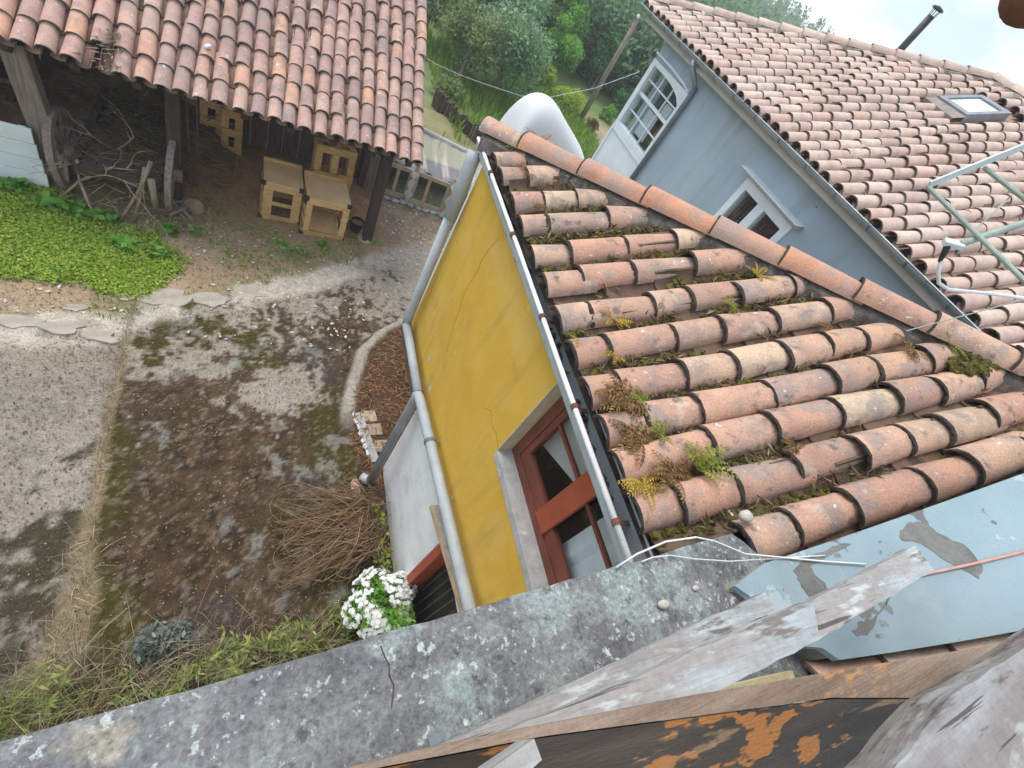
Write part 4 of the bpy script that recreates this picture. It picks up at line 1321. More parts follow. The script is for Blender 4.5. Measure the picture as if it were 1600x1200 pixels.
# small window with hood
sw = MB().box((GX - .02, 4.69, 2.75), (GX + .10, 4.80, 3.78)).box((GX - .02, 3.74, 2.75), (GX + .10, 3.85, 3.78)).box((GX - .019, 3.85, 3.665), (GX + .10, 4.69, 3.78)).box((GX - .02, 4.225, 2.75), (GX + .08, 4.375, 3.665)).box((GX - .018, 3.85, 2.75), (GX + .10, 4.69, 2.85)).build('small_window', 'pale_frame', gh, bevel=.005)
for (ya, yb) in ((3.85, 4.225), (4.375, 4.69)):
    MB().box((GX + .03, ya, 2.85), (GX + .034, yb, 3.665)).build('pane', 'glass', sw)
mb = MB()
mb.hexa([(GX - .02, 3.70, 3.782), (GX, 3.70, 3.782), (GX, 4.86, 3.782), (GX - .02, 4.86, 3.782), (GX - .16, 3.64, 3.845), (GX, 3.64, 3.87), (GX, 4.93, 3.87), (GX - .16, 4.93, 3.845)])
mb.build('window_hood', 'pale_frame', sw)
mb = MB()
mb.box((GX + .8, 3.4, 2.6), (GX + .82, 5.1, 4.0)); mb.box((GX + .31, 3.4, 2.6), (GX + .8, 3.42, 4.0)); mb.box((GX + .31, 5.08, 2.6), (GX + .8, 5.1, 4.0)); mb.box((GX + .31, 3.4, 2.58), (GX + .8, 5.1, 2.6))
mb.build('room', 'room_dark', sw)
mb = MB()
for k_ in range(16):
    yy = random.choice([random.uniform(4.5, 4.66), random.uniform(4.08, 4.2)])
    zz = random.uniform(3.30, 3.46)
    mb.tube([(GX + .12, yy, 3.0), (GX + .10 + random.uniform(-.03, .03), yy + random.uniform(-.04, .04), zz + .1)], [.006, .002], 4)
mb.build('dried_stems', 'grass_dry', sw)

# roof
SG = .405
GZ = 4.35
gz_ = lambda x_: GZ + SG * (x_ - 5.37)
gxh = lambda y_: 5.42 + (8.86 - y_) * (9.68 - 5.42) / (8.86 - 5.85)
deck = MB()
deck.poly([(5.45, -3, gz_(5.45)), (9.68, -3, gz_(9.68)), (9.68, 5.85, gz_(9.68)), (5.45, 8.83, gz_(5.45))])
deck.poly([(5.45, 8.85, gz_(5.45) - .01), (9.68, 5.85, gz_(9.68) - .01), (13.9, 8.85, gz_(5.45) - .01)])
deck.poly([(13.9, 8.85, gz_(5.45) - .01), (9.68, 5.85, gz_(9.68) - .01), (9.68, -3, gz_(9.68) - .01), (13.9, -3, gz_(5.45) - .01)])
groof = deck.build('roof', 'pan_pale', gh)
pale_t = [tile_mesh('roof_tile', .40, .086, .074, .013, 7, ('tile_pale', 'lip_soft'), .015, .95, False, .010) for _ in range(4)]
pale_tf = pale_t
ug = Vector((1, 0, SG)).normalized()
ng = Vector((-SG, 0, 1)).normalized()
items, pans = [], []
hg = math.hypot(1, SG)
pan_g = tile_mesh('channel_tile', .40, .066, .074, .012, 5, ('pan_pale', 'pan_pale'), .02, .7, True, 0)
SKY = (8.20, 8.96, 4.78, 5.31)
nrow = 46
for r_ in range(nrow):
    yy = 8.68 - r_ * .2075
    xe = min(gxh(yy), 9.66)
    s_a = random.uniform(-.02, .02)
    while 5.37 + s_a / hg < xe - .08:
        x0 = 5.37 + s_a / hg
        ex = .305 + random.uniform(-.02, .02)
        if random.random() < .03: ex *= .55
        Lw = min(ex + .08, (xe + .04 - x0) * hg)
        if not (SKY[0] - .40 < x0 < SKY[1] - .02 and SKY[2] - .09 < yy < SKY[3] + .09):
            items.append((random.choice(pale_t), tile_m((x0, yy + random.uniform(-.010, .010) + .02 * math.sin(x0 * 1.7 + r_), gz_(x0) + .022 + .01 * math.sin(x0 * 2.3 + r_ * .7)), ug, ng, .020, .035, Lw / .40, random.uniform(.94, 1.05))))
        s_a += ex
    s_a = -.02
    while 5.37 + s_a / hg < xe - .1:
        x0 = 5.37 + s_a / hg
        if not (SKY[0] - .40 < x0 < SKY[1] - .02 and SKY[2] - .09 < yy < SKY[3] + .09):
            pans.append((pan_g, Matrix.Translation(-Vector(GB)) @ tile_m((x0, yy - .104, gz_(x0) + .055), ug, ng, .01, .03)))
        s_a += .32
fill_roof('roof_tile', items, ['tile_pale_far', 'lip_soft'], groof, GB)
o = join_tiles('channel_tile', pans, ['pan_pale'], groof, (0, 0, 0))
o.location = (0, 0, 0)
# ridge and hip tiles
g_ridge = [tile_mesh('ridge_tile', .44, .105, .09, .015, 8, ('tile_pale', 'mortar_pale'), .012, .9, False, .012) for _ in range(2)]


def ridge_run(p0, p1, parent, base, mesh, step=.36, nm='ridge_tile', jit=.012, lift=.05):
    p0, p1 = Vector(p0), Vector(p1)
    d_ = (p1 - p0)
    L_ = d_.length
    d_.normalize()
    s_ = d_.cross(Vector((0, 0, 1))).normalized()
    n__ = s_.cross(d_).normalized()
    t_ = 0
    while t_ < L_ - .05:
        put_tile(random.choice(mesh), nm, parent, base, p0 + d_ * t_ + n__ * lift, d_, n__, jit, .03)
        t_ += step
    mb_ = MB()
    t_ = 0
    while t_ < L_:
        q0, q1 = p0 + d_ * t_, p0 + d_ * min(L_, t_ + .16)
        for sg_ in (-1, 1):
            w_ = random.uniform(.11, .15)
            mb_.hexa([q0 + s_ * sg_ * .01 - n__ * .12, q1 + s_ * sg_ * .01 - n__ * .12, q1 + s_ * sg_ * w_ - n__ * .12, q0 + s_ * sg_ * w_ - n__ * .12,
                      q0 + s_ * sg_ * .01 + n__ * (lift + .02), q1 + s_ * sg_ * .01 + n__ * (lift + .02), q1 + s_ * sg_ * (w_ - .02) + n__ * (lift - .02), q0 + s_ * sg_ * (w_ - .02) + n__ * (lift - .02)])
        t_ += .16
    tag(mb_.build('ridge_mortar', 'mortar_pale' if base == GB else 'mortar', parent), kind='stuff')


ridge_run((5.46, 8.83, gz_(5.46) + .03), (9.68, 5.85, gz_(9.68) + .03), groof, GB, g_ridge)
ridge_run((9.68, 5.85, gz_(9.68) + .03), (9.68, .3, gz_(9.68) + .03), groof, GB, g_ridge)
# skylight
sx0, sx1, sy0, sy1 = SKY
sk = MB()
def rp(x_, y_, h):
    return (x_ - SG * h * .9, y_, gz_(x_) + h)


for (a0, a1, b0, b1) in ((sx0, sx0 + .09, sy0, sy1), (sx1 - .09, sx1, sy0, sy1), (sx0 + .09, sx1 - .09, sy0, sy0 + .07), (sx0 + .09, sx1 - .09, sy1 - .07, sy1)):
    sk.hexa([rp(a0, b0, 0), rp(a1, b0, 0), rp(a1, b1, 0), rp(a0, b1, 0), rp(a0, b0, .10), rp(a1, b0, .10), rp(a1, b1, .10), rp(a0, b1, .10)])
skl = sk.build('skylight', 'sky_frame', gh, bevel=.006)
MB().poly([rp(sx0 + .09, sy0 + .07, .085), rp(sx1 - .09, sy0 + .07, .085), rp(sx1 - .09, sy1 - .07, .085), rp(sx0 + .09, sy1 - .07, .085)]).build('pane', 'glass_sky', skl)
MB().poly([rp(sx0 - .22, sy0 - .02, .07), rp(sx0 - .003, sy0 - .02, .075), rp(sx0 - .003, sy1 + .02, .075), rp(sx0 - .18, sy1 + .02, .07)]).poly([rp(sx0 - .22, sy0 - .02, .01), rp(sx0 - .22, sy0 - .02, .07), rp(sx0 - .18, sy1 + .02, .07), rp(sx0 - .18, sy1 + .02, .01)]).build('flashing', 'lead', skl)
# flue behind the hip
fl = MB().tube([(9.79, 7.6, 5.0), (9.76, 7.6, 5.9), (9.738, 7.6, 6.46)], .062, 10).build('flue', 'flue', gh, smooth=True)
for k_ in range(5):
    a = 2 * math.pi * k_ / 5
    MB().bar((9.738 + .055 * math.cos(a), 7.6 + .055 * math.sin(a), 6.43), (9.736 + .075 * math.cos(a), 7.6 + .075 * math.sin(a), 6.56), .014, .006).build('flue_strut', 'flue', fl)
MB().tube([(9.735, 7.6, 6.55), (9.735, 7.6, 6.575), (9.735, 7.6, 6.60)], [.105, .10, .02], 10).build('flue_cap', 'flue', fl)

# white rounded dome standing behind the hip of the yellow house
prof = [(2.08, 3.20), (2.10, 3.40), (2.135, 3.53), (2.19, 3.635), (2.27, 3.69), (2.37, 3.705), (2.46, 3.69), (2.55, 3.655), (2.64, 3.61), (2.74, 3.56), (2.86, 3.505), (3.0, 3.44), (3.15, 3.36), (3.25, 3.2)]
V, F = [], []
ny = 17
for (px, pz) in prof:
    for j in range(ny):
        t_ = -1 + 2 * j / (ny - 1)
        a = t_ * math.pi / 2
        V.append((2.46 + (px - 2.46) * .86, 4.58 + .26 * math.sin(a), 3.15 + (pz - 3.15) * max(0.0, math.cos(a)) ** .55))
for i_ in range(len(prof) - 1):
    for j in range(ny - 1):
        F.append((i_ * ny + j, (i_ + 1) * ny + j, (i_ + 1) * ny + j + 1, i_ * ny + j + 1))
t = thing('oven_dome', 'smooth white plastered dome rising behind the orange hip tiles', 'dome', (2.6, 4.75, 0))
o = np_mesh('dome', np.array(V), np.array(F), 'white_plaster', t, (2.6, 4.75, 0), smooth=True)
o.location = (0, 0, 0)
sub = o.modifiers.new('sub', 'SUBSURF')
sub.levels = sub.render_levels = 2
MB().box((2.15, 4.34, -.1), (3.13, 4.82, 3.16)).build('dome_base', 'white_plaster', t)

# ================================================================== BARN
SB = (0, 7.5, 0)
barn = thing('open_barn', 'open fronted dark timber barn under a pinkish tiled roof', 'barn', SB)
EA, EB = Vector((-3.4, 6.245, 1.60)), Vector((2.02, 6.42, 1.68))
ee = (EB - EA).normalized()
us = Vector((.012, 1, .47)).normalized()
ns = ee.cross(us).normalized()
ns = ns if ns.z > 0 else -ns
hs = 3.75
def bp(s_, t_, h=0):                       # along eave (from the right end), up slope, height
    return EB - ee * s_ + us * t_ + ns * h


deck = MB()
deck.poly([bp(0, .03), bp(5.42, .03), bp(5.42, hs), bp(0, hs)])
deck.poly([bp(0, hs), bp(5.42, hs), bp(5.42, hs) + Vector((0, 3, -1.4)), bp(0, hs) + Vector((0, 3, -1.4))])
broof = deck.build('roof', 'dark_wood', barn)
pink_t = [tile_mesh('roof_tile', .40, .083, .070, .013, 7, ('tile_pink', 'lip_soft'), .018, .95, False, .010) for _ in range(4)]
items, pans = [], []
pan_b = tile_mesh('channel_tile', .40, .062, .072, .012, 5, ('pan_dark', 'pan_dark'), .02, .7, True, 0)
for c_ in range(30):
    s_ = .05 + c_ * .1835
    t_ = random.uniform(-.03, .02)
    while t_ < hs - .1:
        ex = random.uniform(.27, .33)
        if c_ == 19 and t_ < .2:
            t_ += .26
            continue
        items.append((random.choice(pink_t), tile_m(bp(s_ + random.uniform(-.010, .010) + .015 * math.sin(t_ * 2 + c_), t_, .02 + .014 * math.sin(s_ * 1.9 + t_ * 1.3)), us, ns, .024, .036, (ex + .09) / .40, random.uniform(.93, 1.06))))
        t_ += ex
    t_ = -.02
    while t_ < hs - .1:
        pans.append((pan_b, Matrix.Translation(-Vector(SB)) @ tile_m(bp(s_ + .092, t_, .055), us, ns, .01, .03)))
        t_ += .31
fill_roof('roof_tile', items, ['tile_pink_far', 'lip_soft'], broof, SB)
o = join_tiles('channel_tile', pans, ['pan_dark'], broof, (0, 0, 0))
o.location = (0, 0, 0)
mb = MB()
for q in range(46):
    s_ = 3.46 + random.gauss(0, .07)
    t_ = random.uniform(0, .5)
    mb.tube([bp(s_, t_, .07), bp(s_ + random.uniform(-.08, .08), t_ - .1, .14 + random.uniform(0, .06))], [.008, .002], 4)
tag(mb.build('dry_moss', 'grass_dry', broof), kind='stuff')
MB().bar(bp(2.64, .64, .10), bp(2.59, .68, .105), .045, .025).build('broken_shard', 'white_plaster', broof)
# verge edge, beams, rafters
MB().bar(bp(0, .05, -.06), bp(0, hs, -.06), .05, .10).build('verge_board', 'grey_post', barn)
MB().bar((-3.4, 6.50, 1.60), (2.0, 6.66, 1.68), .14, .13).build('eave_beam', 'dark_wood', barn)
for q in range(11):
    s_ = .15 + q * .51
    MB().bar(bp(s_, .0, -.06), bp(s_, hs, -.06), .08, .09, mi=0).build('rafter', 'dark_wood', barn)
# posts
pst = MB().bar((1.655, 6.65, .06), (1.60, 6.61, 1.64), .145, .15, up=(0, 1, 0)).build('post', 'dark_wood', barn, bevel=.01)
MB().blob((1.66, 6.66, .03), (.15, .14, .06), 8, 5, .2).build('post_stone', 'cement', pst)
MB().bar((-2.06, 6.46, .0), (-2.20, 6.48, 1.62), .21, .17, up=(0, 1, 0)).build('post', 'grey_post', barn, bevel=.012)
MB().bar((-.92, 6.62, .0), (-.90, 6.6, 1.62), .15, .15, up=(0, 1, 0)).build('post', 'dark_wood', barn, bevel=.012)
# back wall of upright boards, side wall
xx = -3.4
while xx < 1.65:
    w_ = random.uniform(.17, .27)
    MB().box((xx, 8.30 + random.uniform(0, .025), -.05), (xx + w_ - .012, 8.33 + random.uniform(0, .02), 2.62)).build('board', 'barn_board', barn)
    xx += w_
yy = 6.4
while yy < 8.3:
    w_ = random.uniform(.17, .27)
    MB().box((-3.42, yy, -.05), (-3.39 + random.uniform(0, .02), yy + w_ - .012, 2.0)).build('board', 'barn_board', barn)
    yy += w_
for (xa, w_, h_, m_) in ((1.60, .10, .72, 'barn_board'), (1.71, .12, .72, 'grey_post'), (1.84, .10, .70, 'grey_post')):
    MB().box((xa, 8.13, 0), (xa + w_, 8.16, h_)).build('board', m_, barn)
for (a, b, w_) in (((-2.9, 7.4, .55), (-2.2, 7.0, .85), .05), ((-3.2, 7.2, .2), (-2.5, 7.4, 1.6), .07), ((-2.75, 7.6, .1), (-2.4, 7.5, 1.7), .09), ((-.80, 7.0, .05), (-.86, 7.3, 1.7), .022), ((-.70, 7.0, .05), (-.74, 7.3, 1.5), .018)):
    MB().bar(a, b, w_, w_).build('prop', 'barn_board', barn)

# white board panel in front of the left post
pn = thing('board_panel', 'low white boarded panel standing on the clover left of the cart wheel', 'panel', (-2.7, 6.28, 0))
for q in range(4):
    z0 = .02 + q * .185
    MB().box((-3.5, 6.275 + .006 * (q % 2), z0), (-2.13 - .012 * q, 6.30 + .006 * (q % 2), z0 + .178)).build('board', 'white_sheet', pn, bevel=.004)
MB().box((-2.28, 6.30, 0), (-2.22, 6.34, .74)).build('batten', 'white_sheet', pn)

# old ox cart
ct = thing('ox_cart', 'old wooden ox cart with two worn wheels loaded with dry branches', 'cart', (-1.45, 6.6, 0))


def cart_wheel(cx, cy, cz, r, tilt):
    mb = MB()
    n = 20
    rim = []
    for k_ in range(n):
        a0, a1 = 2 * math.pi * k_ / n, 2 * math.pi * (k_ + 1) / n
        p = []
        for (rr_, dx) in ((r, -.035), (r, .035), (r - .085, .035), (r - .085, -.035)):
            p.append((rr_, dx))
        f0 = [(cx + dx + tilt * rr_ * math.sin(a0), cy + rr_ * math.cos(a0), cz + rr_ * math.sin(a0)) for rr_, dx in p]
        f1 = [(cx + dx + tilt * rr_ * math.sin(a1), cy + rr_ * math.cos(a1), cz + rr_ * math.sin(a1)) for rr_, dx in p]
        mb.hexa(f0 + f1)
    w = mb.build('wheel', 'grey_post', ct)
    for k_ in range(8):
        a = 2 * math.pi * k_ / 8 + .2
        MB().bar((cx + tilt * .05 * math.sin(a), cy + .05 * math.cos(a), cz + .05 * math.sin(a)), (cx + tilt * (r - .07) * math.sin(a), cy + (r - .07) * math.cos(a), cz + (r - .07) * math.sin(a)), .045, .035, up=(1, 0, 0)).build('spoke', 'grey_post', w)
    MB().tube([(cx - .10, cy, cz), (cx + .10, cy, cz)], .085, 10).build('hub', 'grey_post', w)


mb_ = []
cart_wheel(-1.98, 6.50, .45, .46, -.10)
cart_wheel(-.93, 6.52, .46, .48, .03)
MB().bar((-1.98, 6.5, .45), (-.93, 6.52, .46), .10, .11).build('axle', 'dark_wood', ct)
for q in range(5):
    MB().box((-1.78 + q * .16, 6.15, .50), (-1.64 + q * .16, 7.75, .535)).build('bed_board', 'barn_board', ct)
MB().bar((-1.80, 6.12, .53), (-1.02, 6.14, .54), .09, .12).build('cross_beam', 'dark_wood', ct)
MB().bar((-1.80, 6.12, .56), (-1.80, 7.8, .6), .07, .10).build('side_rail', 'dark_wood', ct)
MB().bar((-1.05, 6.12, .56), (-1.05, 7.8, .6), .07, .10).build('side_rail', 'dark_wood', ct)


def branchy(mb, p, d, L, r, depth, spread=.7, seg=4):
    p = Vector(p)
    d = Vector(d).normalized()
    pts, rads = [p], [r]
    for k_ in range(3):
        d = (d + Vector((random.gauss(0, .22), random.gauss(0, .22), random.gauss(0, .16)))).normalized()
        p = p + d * L / 3
        pts.append(p)
        rads.append(r * (1 - .22 * (k_ + 1)))
    mb.tube(pts, rads, seg)
    if depth > 0:
        for _ in range(random.randint(2, 3)):
            q = pts[random.randint(1, 3)]
            branchy(mb, q, d + Vector((random.gauss(0, spread), random.gauss(0, spread), random.gauss(0, spread * .7))), L * random.uniform(.5, .8), r * .6, depth - 1, spread, seg)


mb = MB()
for q in range(6):
    branchy(mb, (random.uniform(-1.75, -1.35), random.uniform(6.1, 6.6), random.uniform(.5, .62)), (random.uniform(-1, 1), random.uniform(-.9, .3), random.uniform(-.1, .5)), random.uniform(.3, .5), .011, 2)
for q in range(24):
    a = (random.uniform(-1.7, -1.0), random.uniform(6.05, 6.5), random.uniform(.05, .55))
    mb.tube([a, (a[0] + random.uniform(-.3, .3), a[1] + random.uniform(-.2, .1), max(.02, a[2] + random.uniform(-.25, .15)))], [.006, .004], 4)
o = mb.build('brushwood', 'twig', None, (-1.5, 6.3, .5))
tag(o, 'tangle of dry twigs heaped over the ox cart bed', 'twigs', kind='stuff')
mb = MB()
for q in range(650):
    a = Vector((random.uniform(-1.85, -1.0), random.uniform(6.2, 7.75), .56 + random.uniform(0, .12)))
    an = random.uniform(0, 6.28)
    l_ = random.uniform(.08, .28)
    mb.tube([a, a + Vector((l_ * math.cos(an), l_ * math.sin(an), random.uniform(-.03, .06)))], [.005, .003], 3, caps=False)
tag(mb.build('straw', 'debris', None, (-1.45, 7, .55)), 'brown straw and dead stems covering the planks of the ox cart', 'straw', kind='stuff')
for nm_, segs, r, lab in [
        ('branch', [[(-1.77, 6.12, .62), (-1.78, 6.1, .36), (-1.96, 6.05, .12)], [(-1.78, 6.1, .36), (-1.70, 5.98, .14), (-1.64, 5.92, .0)], [(-1.78, 6.1, .36), (-1.60, 6.1, .52), (-1.45, 6.12, .64)]], .018, 'pale forked branch leaning on the near cart wheel'),
        ('branch', [[(-1.08, 6.12, .84), (-1.22, 6.05, .42), (-1.42, 5.95, .0)]], .024, 'bare grey stick leaning against the cart front, the left one of the pair'),
        ('branch', [[(-1.14, 6.12, .74), (-1.20, 6.06, .4), (-1.29, 5.98, .0)]], .028, 'thicker bare stick leaning against the cart front, right of the pair'),
        ('splintered_log', [[(-1.09, 6.10, .62), (-1.06, 6.06, .26)]], .045, 'short splintered grey log propped by the right cart wheel')]:
    mb = MB()
    for s_ in segs:
        mb.tube(s_, [r * (1 - .12 * k_) for k_ in range(len(s_))], 6)
    tag(mb.build(nm_, 'twig', None, (segs[0][-1][0], segs[0][-1][1], 0), smooth=True), lab, 'stick' if nm_ == 'branch' else 'log')
mb = MB()
for q in range(34):
    a = Vector((-.83 + random.gauss(0, .07), 6.25 + random.gauss(0, .09), random.uniform(.02, .2)))
    b = a + Vector((random.gauss(0, .09), random.gauss(0, .09), random.gauss(0, .05)))
    mb.bar(a, b, random.uniform(.015, .035), random.uniform(.008, .02))
tag(mb.build('firewood', 'twig', None, (-.83, 6.25, 0)), 'small heap of split kindling beside the right cart wheel', 'kindling', kind='stuff')
# straw and rubbish mound in the dark of the barn
P = []
V, F = [], []
gxn, gyn = 30, 16
for i_ in range(gxn):
    for j in range(gyn):
        px, py = -3.3 + 3.2 * i_ / (gxn - 1), 6.9 + 1.4 * j / (gyn - 1)
        h_ = .75 * math.sin(math.pi * min(1, i_ / (gxn - 1) * 1.02)) ** .6 * (j / (gyn - 1)) ** .7
        V.append((px, py, -.02 + h_ * (0.75 + .5 * random.random() * .4)))
for i_ in range(gxn - 1):
    for j in range(gyn - 1):
        F.append((i_ * gyn + j, (i_ + 1) * gyn + j, (i_ + 1) * gyn + j + 1, i_ * gyn + j + 1))
o = np_mesh('straw_heap', np.array(V), np.array(F), 'soil', None, (-1.7, 7.6, 0))
tag(o, 'brown earth and straw mound in the dark behind the cart', 'heap', kind='stuff')
mb = MB()
for q in range(220):
    a = (random.uniform(-3.0, -.3), random.uniform(6.9, 8.1), 0)
    zz = .75 * max(0, (a[1] - 6.9) / 1.4) ** .7 * max(0.02, math.sin(math.pi * min(1, max(0, (a[0] + 3.3) / 3.2)))) ** .6
    mb.tube([(a[0], a[1], zz + .02), (a[0] + random.uniform(-.3, .3), a[1] + random.uniform(-.15, .1), zz + random.uniform(0, .18))], [.008, .004], 4)
tag(mb.build('dry_sticks', 'twig_brown', None, (-1.7, 7.5, .4)), 'dry sticks strewn over the mound inside the barn', 'sticks', kind='stuff')


# wooden crates, pallets
def crate(loc, rz, w, d, h, lab, front='rails'):
    t = thing('wooden_crate', lab, 'crate', loc, 'plywood topped crates in front of the barn')
    t.rotation_euler.z = R(rz)
    B0 = Vector((0, 0, 0))
    def part(mb, nm, m, p=t, bv=.003): return mb.build(nm, m, p, B0, bevel=bv)
    pw = .045
    for sx_ in (-1, 1):
        for sy_ in (0, 1):
            x0 = sx_ * w / 2 - (pw if sx_ > 0 else 0)
            y0 = d - pw if sy_ else 0
            part(MB().box((x0, y0, 0), (x0 + pw, y0 + pw, h - .022)), 'corner_post', 'pallet')
    tp = part(MB().box((-w / 2 - .008, -.008, h - .021), (w / 2 + .008, d + .008, h)), 'top_panel', 'ply')
    part(MB().box((-w / 2 - .006, d - .03, h + .001), (w / 2 + .006, d + .006, h + .05)), 'back_batten', 'pallet')
    for (sx_) in (-1, 1):
        xa = -w / 2 - .014 if sx_ < 0 else w / 2 + .002
        for z0, z1 in ((.0, .09), (.18, .27), (.36, .44)):
            part(MB().box((xa, .01, z0), (xa + .012, d - .01, z1)), 'side_slat', 'pallet')
        part(MB().box((sx_ * w / 2 - .05, -.014, h - .05), (sx_ * w / 2 + .02, .03, h + .004)), 'corner_bracket', 'black_metal', t, .002)
        part(MB().box((sx_ * w / 2 - .05, -.012, .0), (sx_ * w / 2 + .02, .03, .05)), 'corner_bracket', 'black_metal', t, .002)
    part(MB().box((-w / 2 + .001, -.012, 0), (w / 2 - .001, .0, .085)), 'bottom_rail', 'pallet')
    part(MB().box((-w / 2 + .001, -.013, h - .11), (w / 2 - .001, -.001, h - .023)), 'top_rail', 'pallet')
    if front == 'rails':
        part(MB().box((-w / 2 + .09, -.006, .26), (w / 2 - .09, .006, .32)), 'mid_rail', 'pallet')
        part(MB().box((-w / 2 + .002, -.016, .09), (-w / 2 + .12, -.002, h - .112)), 'front_board', 'pallet')
        part(MB().box((w / 2 - .12, -.016, .09), (w / 2 - .002, -.002, h - .112)), 'front_board', 'pallet')
    else:
        part(MB().box((-w / 2 + .002, -.016, .09), (-w / 2 + .08, -.002, h - .112)), 'front_board', 'pallet')
        part(MB().box((w / 2 - .09, -.016, .09), (w / 2 - .002, -.002, h - .112)), 'front_board', 'pallet')
        part(MB().box((-w / 2 + .05, .05, .05), (w / 2 - .05, d - .05, .065)), 'floor_panel', 'ply')
        part(MB().box((w / 2 - .13, .06, .2), (w / 2 - .10, d - .06, .26)), 'inner_rail', 'pallet')
    part(MB().box((-w / 2 + .05, d - .012, .0), (w / 2 - .05, d, .12)), 'back_slat', 'pallet')
    part(MB().box((-w / 2 + .05, d - .012, .30), (w / 2 - .05, d, .42)), 'back_slat', 'pallet')
    return t


crate((.365, 6.66, .005), 2.5, .50, .56, .62, 'left plywood topped crate with a rail across its open front')
crate((.975, 6.50, .005), 4, .60, .60, .66, 'right plywood topped crate with the wide open front nearest the barn post', 'open')


def pallet_up(loc, rz, lab, w, h, cols, dep=.11, lean=0.0):
    t = thing('pallet', lab, 'pallet', loc, 'upright pine pallets under the barn')
    t.rotation_euler = (R(lean), 0, R(rz))
    B0 = Vector((0, 0, 0))
    for k_ in range(3):
        z0 = k_ * (h - .11) / 2
        MB().box((-w / 2, -.012, z0), (w / 2, .008, z0 + .11)).build('deck_board', 'pallet', t, B0, bevel=.003)
        MB().box((-w / 2, dep + .002, z0), (w / 2, dep + .02, z0 + .11)).build('deck_board', 'pallet', t, B0, bevel=.003)
    for k_ in range(cols):
        x0 = -w / 2 + k_ * (w - .10) / (cols - 1)
        MB().box((x0, .009, .002), (x0 + .10, dep, h - .002)).build('stringer', 'pallet', t, B0, bevel=.003)
    return t


pallet_up((-.63, 8.03, .14), 5, 'pine pallet stood upright against the back wall, left of two', .30, .64, 2, .10, -4)
pallet_up((-.36, 7.92, .12), 5, 'pine pallet stood upright with its deep side showing, right of two', .28, .66, 2, .20, -4)
pallet_up((1.07, 7.28, .12), 8, 'bright pine pallet crate standing behind the right crate', .60, .92, 3, .20, -6)
# plant pot by the post
t = thing('plant_pot', 'black plastic plant pot standing beside the barn post', 'pot', (1.50, 6.85, 0))
MB().tube([(1.50, 6.85, 0), (1.50, 6.85, .20)], [.075, .105], 12, caps=False).tube([(1.50, 6.85, .185), (1.50, 6.85, .21)], .115, 12, caps=False).build('pot_shell', 'black_metal', t)
MB().tube([(1.50, 6.85, .16), (1.50, 6.85, .175)], .095, 12).build('pot_soil', 'soil', t)

# cold frame of old sashes under plastic
cf = thing('cold_frame', 'row of old window sashes stood on edge as a plastic covered cold frame', 'cold frame', (2.6, 8.2, 0))
def sash(x0, x1, y0, y1, z0, h, cols):
    """an old casement leaning back slightly"""
    dx, dy = x1 - x0, y1 - y0
    P_ = lambda s_, z_, o=0.0: (x0 + dx * s_ + o * .1, y0 + dy * s_ + .10 * z_ + o, z0 + z_)
    mb = MB()
    L_ = math.hypot(dx, dy)
    f_ = .06 / L_
    def fr(s0, s1, za, zb, a=0.0, b=.04):
        mb.hexa([P_(s0, za, a), P_(s1, za, a), P_(s1, za, b), P_(s0, za, b), P_(s0, zb, a), P_(s1, zb, a), P_(s1, zb, b), P_(s0, zb, b)])
    fr(0, f_, 0, h); fr(1 - f_, 1, 0, h)
    fr(f_, 1 - f_, 0, .09, .002, .038); fr(f_, 1 - f_, h - .07, h, .002, .038)
    prev = f_
    w = mb.build('sash', 'sash', cf)
    for s_ in cols:
        mb = MB()
        mb.hexa([P_(s_ - f_ * .5, .09, .003), P_(s_ + f_ * .5, .09, .003), P_(s_ + f_ * .5, .09, .037), P_(s_ - f_ * .5, .09, .037), P_(s_ - f_ * .5, h - .07, .003), P_(s_ + f_ * .5, h - .07, .003), P_(s_ + f_ * .5, h - .07, .037), P_(s_ - f_ * .5, h - .07, .037)])
        mb.build('mullion', 'sash', w)
    edges = [f_] + list(cols) + [1 - f_]
    for a, b in zip(edges[:-1], edges[1:]):
        MB().poly([P_(a, .08, .02), P_(b, .08, .02), P_(b, h - .06, .02), P_(a, h - .06, .02)]).build('pane', 'glass_green', w)


sash(1.97, 2.50, 8.17, 8.13, .03, .60, [.52])
sash(2.56, 3.22, 8.10, 8.00, .03, .62, [.40])
sash(3.26, 3.95, 7.98, 7.95, .03, .60, [.5])
for (px, py) in ((2.53, 8.10), (3.24, 7.99), (1.95, 8.16)):
    MB().bar((px, py, -.05), (px + .01, py + .05, .80), .05, .05).build('stake', 'sash', cf)
mb = MB()
mb.box((1.95, 8.9, 0), (4.0, 8.93, .55))
mb.build('back_board', 'barn_board', cf)
V, F = [], []
nu, nv = 34, 16
for i_ in range(nu):
    for j in range(nv):
        s_, t_ = i_ / (nu - 1), j / (nv - 1)
        px = 2.1 + 1.95 * s_
        py = 8.20 - .18 * s_ + .80 * t_
        pz = .66 + .36 * t_ ** .8 + .03 * math.sin(s_ * 23 + t_ * 3) * (1 - t_ * .5) - .06 * math.sin(math.pi * t_) + .015 * math.sin(s_ * 61)
        V.append((px, py, pz))
for i_ in range(nu - 1):
    for j in range(nv - 1):
        F.append((i_ * nv + j, (i_ + 1) * nv + j, (i_ + 1) * nv + j + 1, i_ * nv + j + 1))
o = np_mesh('plastic_sheet', np.array(V), np.array(F), 'plastic_clear', None, (3, 8.5, .7), smooth=True)
tag(o, 'milky plastic sheet draped over the top of the cold frame', 'plastic sheet')
mb = MB()
